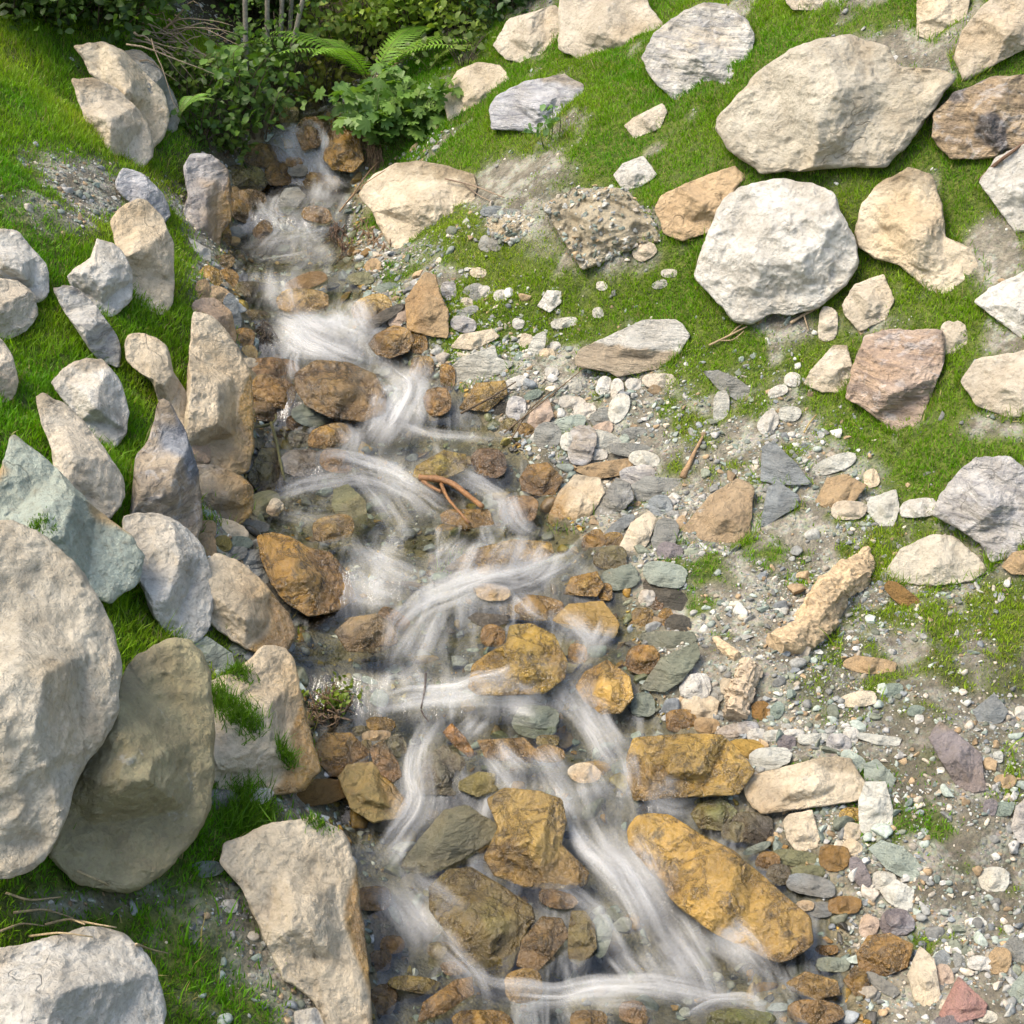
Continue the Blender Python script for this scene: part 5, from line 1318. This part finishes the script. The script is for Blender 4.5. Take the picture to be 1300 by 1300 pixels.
# right of the waterfall
fern(472, 112, 9, 1.05, 'large fern with long arching fronds above the leafy plant', 11, 1.0, (.15, .29, .035), (212, 184, 156, -18, 8, 34, 246, 130, 60))
fern(545, 90, 5, .5, 'yellowish fern uphill of the large fern beside the dark bush', 12, 1.0, (.16, .26, .035), (195, 170, 10, -15, 35))
fern(288, 100, 3, .55, 'slender upright fern among dark saplings behind the stream head', 13, .6, (.12, .25, .03), (80, 60, 120))
fern(228, 150, 3, .40, 'short fern frond drooping beside the smooth grey boulder', 14, .8, (.14, .27, .05), (40, 10, 70))
shrub(490, 168, .28, .30, 26, 420, .075, LT[0], (.17, .28, .07), 'low pale green leafy plant with lobed leaves hanging over the waterfall bank', 'leafy_plant', 'plant', tmpl=LOB, seed=1, stemcol=(.12, .16, .05), clump=.06)
shrub(530, 150, .22, .16, 14, 150, .065, LT[0], LT[1], 'small clump of lobed leaves between the large fern and the white and yellow boulder', 'leafy_plant', 'plant', tmpl=LOB, seed=2, stemcol=(.12, .16, .05), clump=.05)
shrub(445, 75, .55, .35, 22, 900, .06, (.17, .27, .045), (.32, .40, .07), 'yellow-green bush over the stream head above the large fern', seed=3)
shrub(520, 50, .7, .5, 26, 1600, .055, (.13, .23, .03), (.28, .38, .06), 'bright mixed bush uphill of the ferns at the top picture edge', seed=4)
shrub(585, 35, .55, .30, 24, 1000, .05, (.14, .23, .03), (.30, .38, .07), 'feathery yellow-green bush beside the pale boulder at the top of the bank', seed=5)
shrub(640, 12, .40, .24, 20, 800, .055, (.025, .06, .012), (.06, .13, .03), 'dark green round-leaved bush above the pale boulder at the bank top', seed=6)
shrub(590, 80, .18, .16, 14, 140, .05, (.07, .12, .02), (.15, .20, .04), 'low weedy growth between the yellowish fern and the white and yellow boulder', 'leafy_plant', 'plant', seed=7)
shrub(695, 180, .20, .09, 6, 40, .05, (.10, .21, .05), (.15, .27, .09), 'lone green sprout in front of the low marbled boulder', 'seedling', 'plant', seed=8, stemcol=(.14, .2, .06), clump=.035)
shrub(415, 125, .35, .18, 14, 300, .05, (.08, .11, .012), (.20, .20, .03), 'yellowish leaves hanging low beside the stream head', 'leafy_plant', 'plant', seed=9)
shrub(330, 165, .28, .22, 16, 260, .055, MID[0], LT[1], 'small bright herb clump on the earth bank beside the waterfall', 'leafy_plant', 'plant', seed=10, clump=.05)
shrub(300, 140, .35, .3, 18, 420, .06, MID[0], MID[1], 'mid green herb clump behind the short fern frond', 'leafy_plant', 'plant', seed=11)
shrub(345, 110, .45, .35, 24, 900, .045, (.055, .11, .018), (.14, .24, .04), 'leafy herb bank directly above the stream head', 'leafy_plant', 'plant', seed=12)
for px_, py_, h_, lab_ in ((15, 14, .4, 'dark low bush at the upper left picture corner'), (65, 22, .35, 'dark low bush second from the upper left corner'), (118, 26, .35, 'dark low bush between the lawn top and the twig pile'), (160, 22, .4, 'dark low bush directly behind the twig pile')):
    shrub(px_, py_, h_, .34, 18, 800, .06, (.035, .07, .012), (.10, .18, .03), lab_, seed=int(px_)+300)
shrub(252, 168, .2, .16, 14, 220, .05, MID[0], MID[1], 'low herb on the earth slope above the upright marbled rock', 'leafy_plant', 'plant', seed=15, clump=.05)
shrub(278, 188, .2, .18, 14, 240, .05, (.05, .09, .015), (.12, .19, .03), 'mixed herbs on the earth bank uphill of the upright marbled rock', 'leafy_plant', 'plant', seed=16, clump=.05)
shrub(240, 118, .25, .2, 16, 300, .05, (.05, .09, .015), (.13, .20, .03), 'herbs under the twig pile behind the smooth grey boulder', 'leafy_plant', 'plant', seed=17, clump=.06)
# thicket behind: one bush after another along the shaded forest edge
R = np.random.default_rng(77)
spots = [(-2.9, 9.9, .8), (-2.45, 10.6, .6), (-3.6, 10.3, .8), (-4.3, 10.6, .9), (-1.75, 11.0, .6), (-2.9, 11.2, 1.2), (-3.8, 11.5, 1.3), (-1.1, 11.7, .8), (-2.2, 11.9, 1.4), (-.5, 11.1, .9), (-.1, 11.8, 1.2), (-1.4, 12.6, 1.6), (-3.0, 12.6, 1.7), (.5, 11.4, 1.0), (1.0, 12.1, 1.3), (-.4, 13.0, 1.7), (-4.6, 12.3, 1.5), (1.6, 11.6, 1.0), (-2.2, 13.8, 2.0), (.6, 13.6, 1.9)]
where = ['over the lawn corner', 'behind the twig pile', 'at the top of the lawn', 'in the far lawn corner', 'beside the stream head', 'behind the lawn', 'deep behind the lawn', 'straight above the stream head', 'deep behind the twig pile', 'behind the yellow-green bush', 'behind the bright mixed bush', 'deep in shade above the stream head', 'far back over the lawn', 'behind the feathery bush', 'far behind the bank top', 'farthest back above the stream', 'farthest back over the lawn corner', 'at the top of the right bank', 'last in the shade behind the saplings', 'last behind the bank top']
for k, ((x, y, h), wd) in enumerate(zip(spots, where)):
    z = float(H(np.array([x]), np.array([y]))[0])
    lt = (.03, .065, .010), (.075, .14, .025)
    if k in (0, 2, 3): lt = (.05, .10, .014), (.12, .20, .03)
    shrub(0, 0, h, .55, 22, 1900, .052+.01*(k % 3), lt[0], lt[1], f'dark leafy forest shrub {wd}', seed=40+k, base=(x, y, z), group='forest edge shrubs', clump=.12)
# thin saplings whose crowns stand above the picture and shade the thicket
for k, (px, py, tx, ty, hgt, lab) in enumerate([(312, 112, .12, .1, 4.2, 'thin grey sapling trunk, leftmost of those above the stream head'), (338, 112, .25, .1, 4.6, 'thin grey sapling trunk with a crook, second from the twig pile'), (352, 104, .45, .2, 4.2, 'slim leaning sapling trunk in the middle of the group'), (362, 102, .5, .15, 3.8, 'slim forked sapling trunk beside the most slanted one'), (352, 118, 1.2, .2, 3.0, 'most slanted thin sapling trunk, right above the stream head')]):
    b, _ = hit_fn(np.array([px]), np.array([py]), H); b = b[0]
    root = empty('sapling', b, label=lab, category='sapling', group='saplings above the stream head')
    pts = smooth_path([b+np.array([0, 0, -.1]), b+np.array([tx*.2+.04, ty*.3, hgt*.3]), b+np.array([tx*.7-.03, ty*.6, hgt*.65]), b+np.array([tx, ty, hgt])], 16)
    link('trunk', tubes_mesh('trunk', [tube(pts, np.linspace(.017, .006, 16), 7, .15, k)], (.26, .23, .18), None, b), (0, 0, 0), root)
    R2 = np.random.default_rng(70+k); c = pts[9:]
    cp = (c[R2.integers(0, len(c), 16)]+R2.normal(size=(16, 3))*np.array([.55, .55, .35]))[:, None]+R2.normal(size=(16, 12, 3))*.13
    leaf_cloud('crown', root, b, cp.reshape(-1, 3), .085, (.03, .065, .012), (.08, .15, .03), R2)
# mossy tuft with roots in the stream
shrub(420, 895, .07, .10, 40, 260, .022, (.10, .15, .012), (.16, .22, .02), 'mossy root tuft on a stone beside the grass-topped cream block', 'moss_tuft', 'moss', seed=90, stemcol=(.16, .10, .05), clump=.02)
rootfringe('392,905 420,915 445,905', 30, .10, 'fringe of pale thin roots under the mossy root tuft', (.22, .15, .09))

def tuft(px, py, r, n, L, label):
    R = np.random.default_rng(int(px)); a = surface(px, py); P, k = [], 0
    while len(P) < n and k < n*6:
        k += 1; x, y = a[0]+R.normal()*r, a[1]+R.normal()*r*.8
        h = max(rock_top(x, y), float(H(np.array([x]), np.array([y]))[0]))
        if abs(h-a[2]) < .05: P.append((x, y, h-.004))
    P = np.array(P); n = len(P); up = R.normal(size=(n, 3))*.38+np.array([0, -.1, .9]); l = L*R.uniform(.5, 1.2, n)
    M = rot_from(up, R.uniform(0, 6.28, n))*np.stack([np.full(n, .0019), l, l], 1)[:, None, :]
    tv = np.array([[-1, 0, 0], [1, 0, 0], [-.8, .10, .5], [.8, .10, .5], [0, .42, .95]])
    c = np.array((.10, .21, .012))*R.uniform(.6, 1.3, (n, 1))
    link('grass_tuft', scatter_mesh('grass_tuft', tv, [np.array([[0, 1, 3, 2]]), np.array([[2, 3, 4]])], M, P-a, c, GRASS, smooth=False), a, label=label, category='grass tuft', group='grass tufts growing on the rocks')
tuft(283, 893, .035, 420, .07, 'tall grass tuft on the upper end of the grass-topped cream block')
tuft(313, 915, .04, 420, .065, 'bushy grass tuft in the middle of the grass-topped cream block')
tuft(360, 960, .02, 200, .07, 'narrow grass tuft at the front corner of the grass-topped cream block')
tuft(300, 852, .03, 260, .05, 'short grass tuft under the small pale bluish upright stone')
tuft(403, 1045, .022, 160, .035, 'tiny bright grass tuft on the upper edge of the long cream edge rock')
tuft(50, 668, .025, 260, .022, 'mossy patch in the hollow of the pale teal boulder')
tuft(312, 1040, .07, 900, .085, 'thick grass tuft between the grass-topped cream block and the long cream edge rock')

# ------------------------------------------------------------------ light
SUN = Vector((-.50, -.12, .86)).normalized()
ld = bpy.data.lights.new('sun', 'SUN'); ld.energy = SUN_E; ld.angle = math.radians(30); ld.color = (1, .95, .86)
lo = bpy.data.objects.new('sun', ld); col.objects.link(lo); lo.rotation_euler = SUN.to_track_quat('Z', 'Y').to_euler(); lo.location = (-4, 0, 12)
w = bpy.data.worlds.new('World'); scene.world = w; w.use_nodes = True
nt = w.node_tree; bg = nt.nodes['Background']; sk = nt.nodes.new('ShaderNodeTexSky'); sk.sky_type = 'NISHITA'; sk.sun_disc = False
sk.sun_elevation = math.asin(SUN.z); sk.sun_rotation = math.atan2(SUN.x, SUN.y); sk.air_density = 1.0; sk.dust_density = 3.0
nt.links.new(sk.outputs[0], bg.inputs[0]); bg.inputs[1].default_value = SKY_E
scene.view_settings.view_transform = 'Standard'; scene.view_settings.look = 'None'; scene.view_settings.gamma = 1
scene.view_settings.exposure = EXPO
scene.view_settings.use_white_balance = True; scene.view_settings.white_balance_temperature = 6950; scene.view_settings.white_balance_tint = 10
scene.cycles.max_bounces = 8; scene.cycles.transparent_max_bounces = 24; scene.cycles.use_denoising = True
scene.cycles.use_adaptive_sampling = True; scene.cycles.adaptive_threshold = .025; scene.cycles.caustics_reflective = False; scene.cycles.caustics_refractive = False
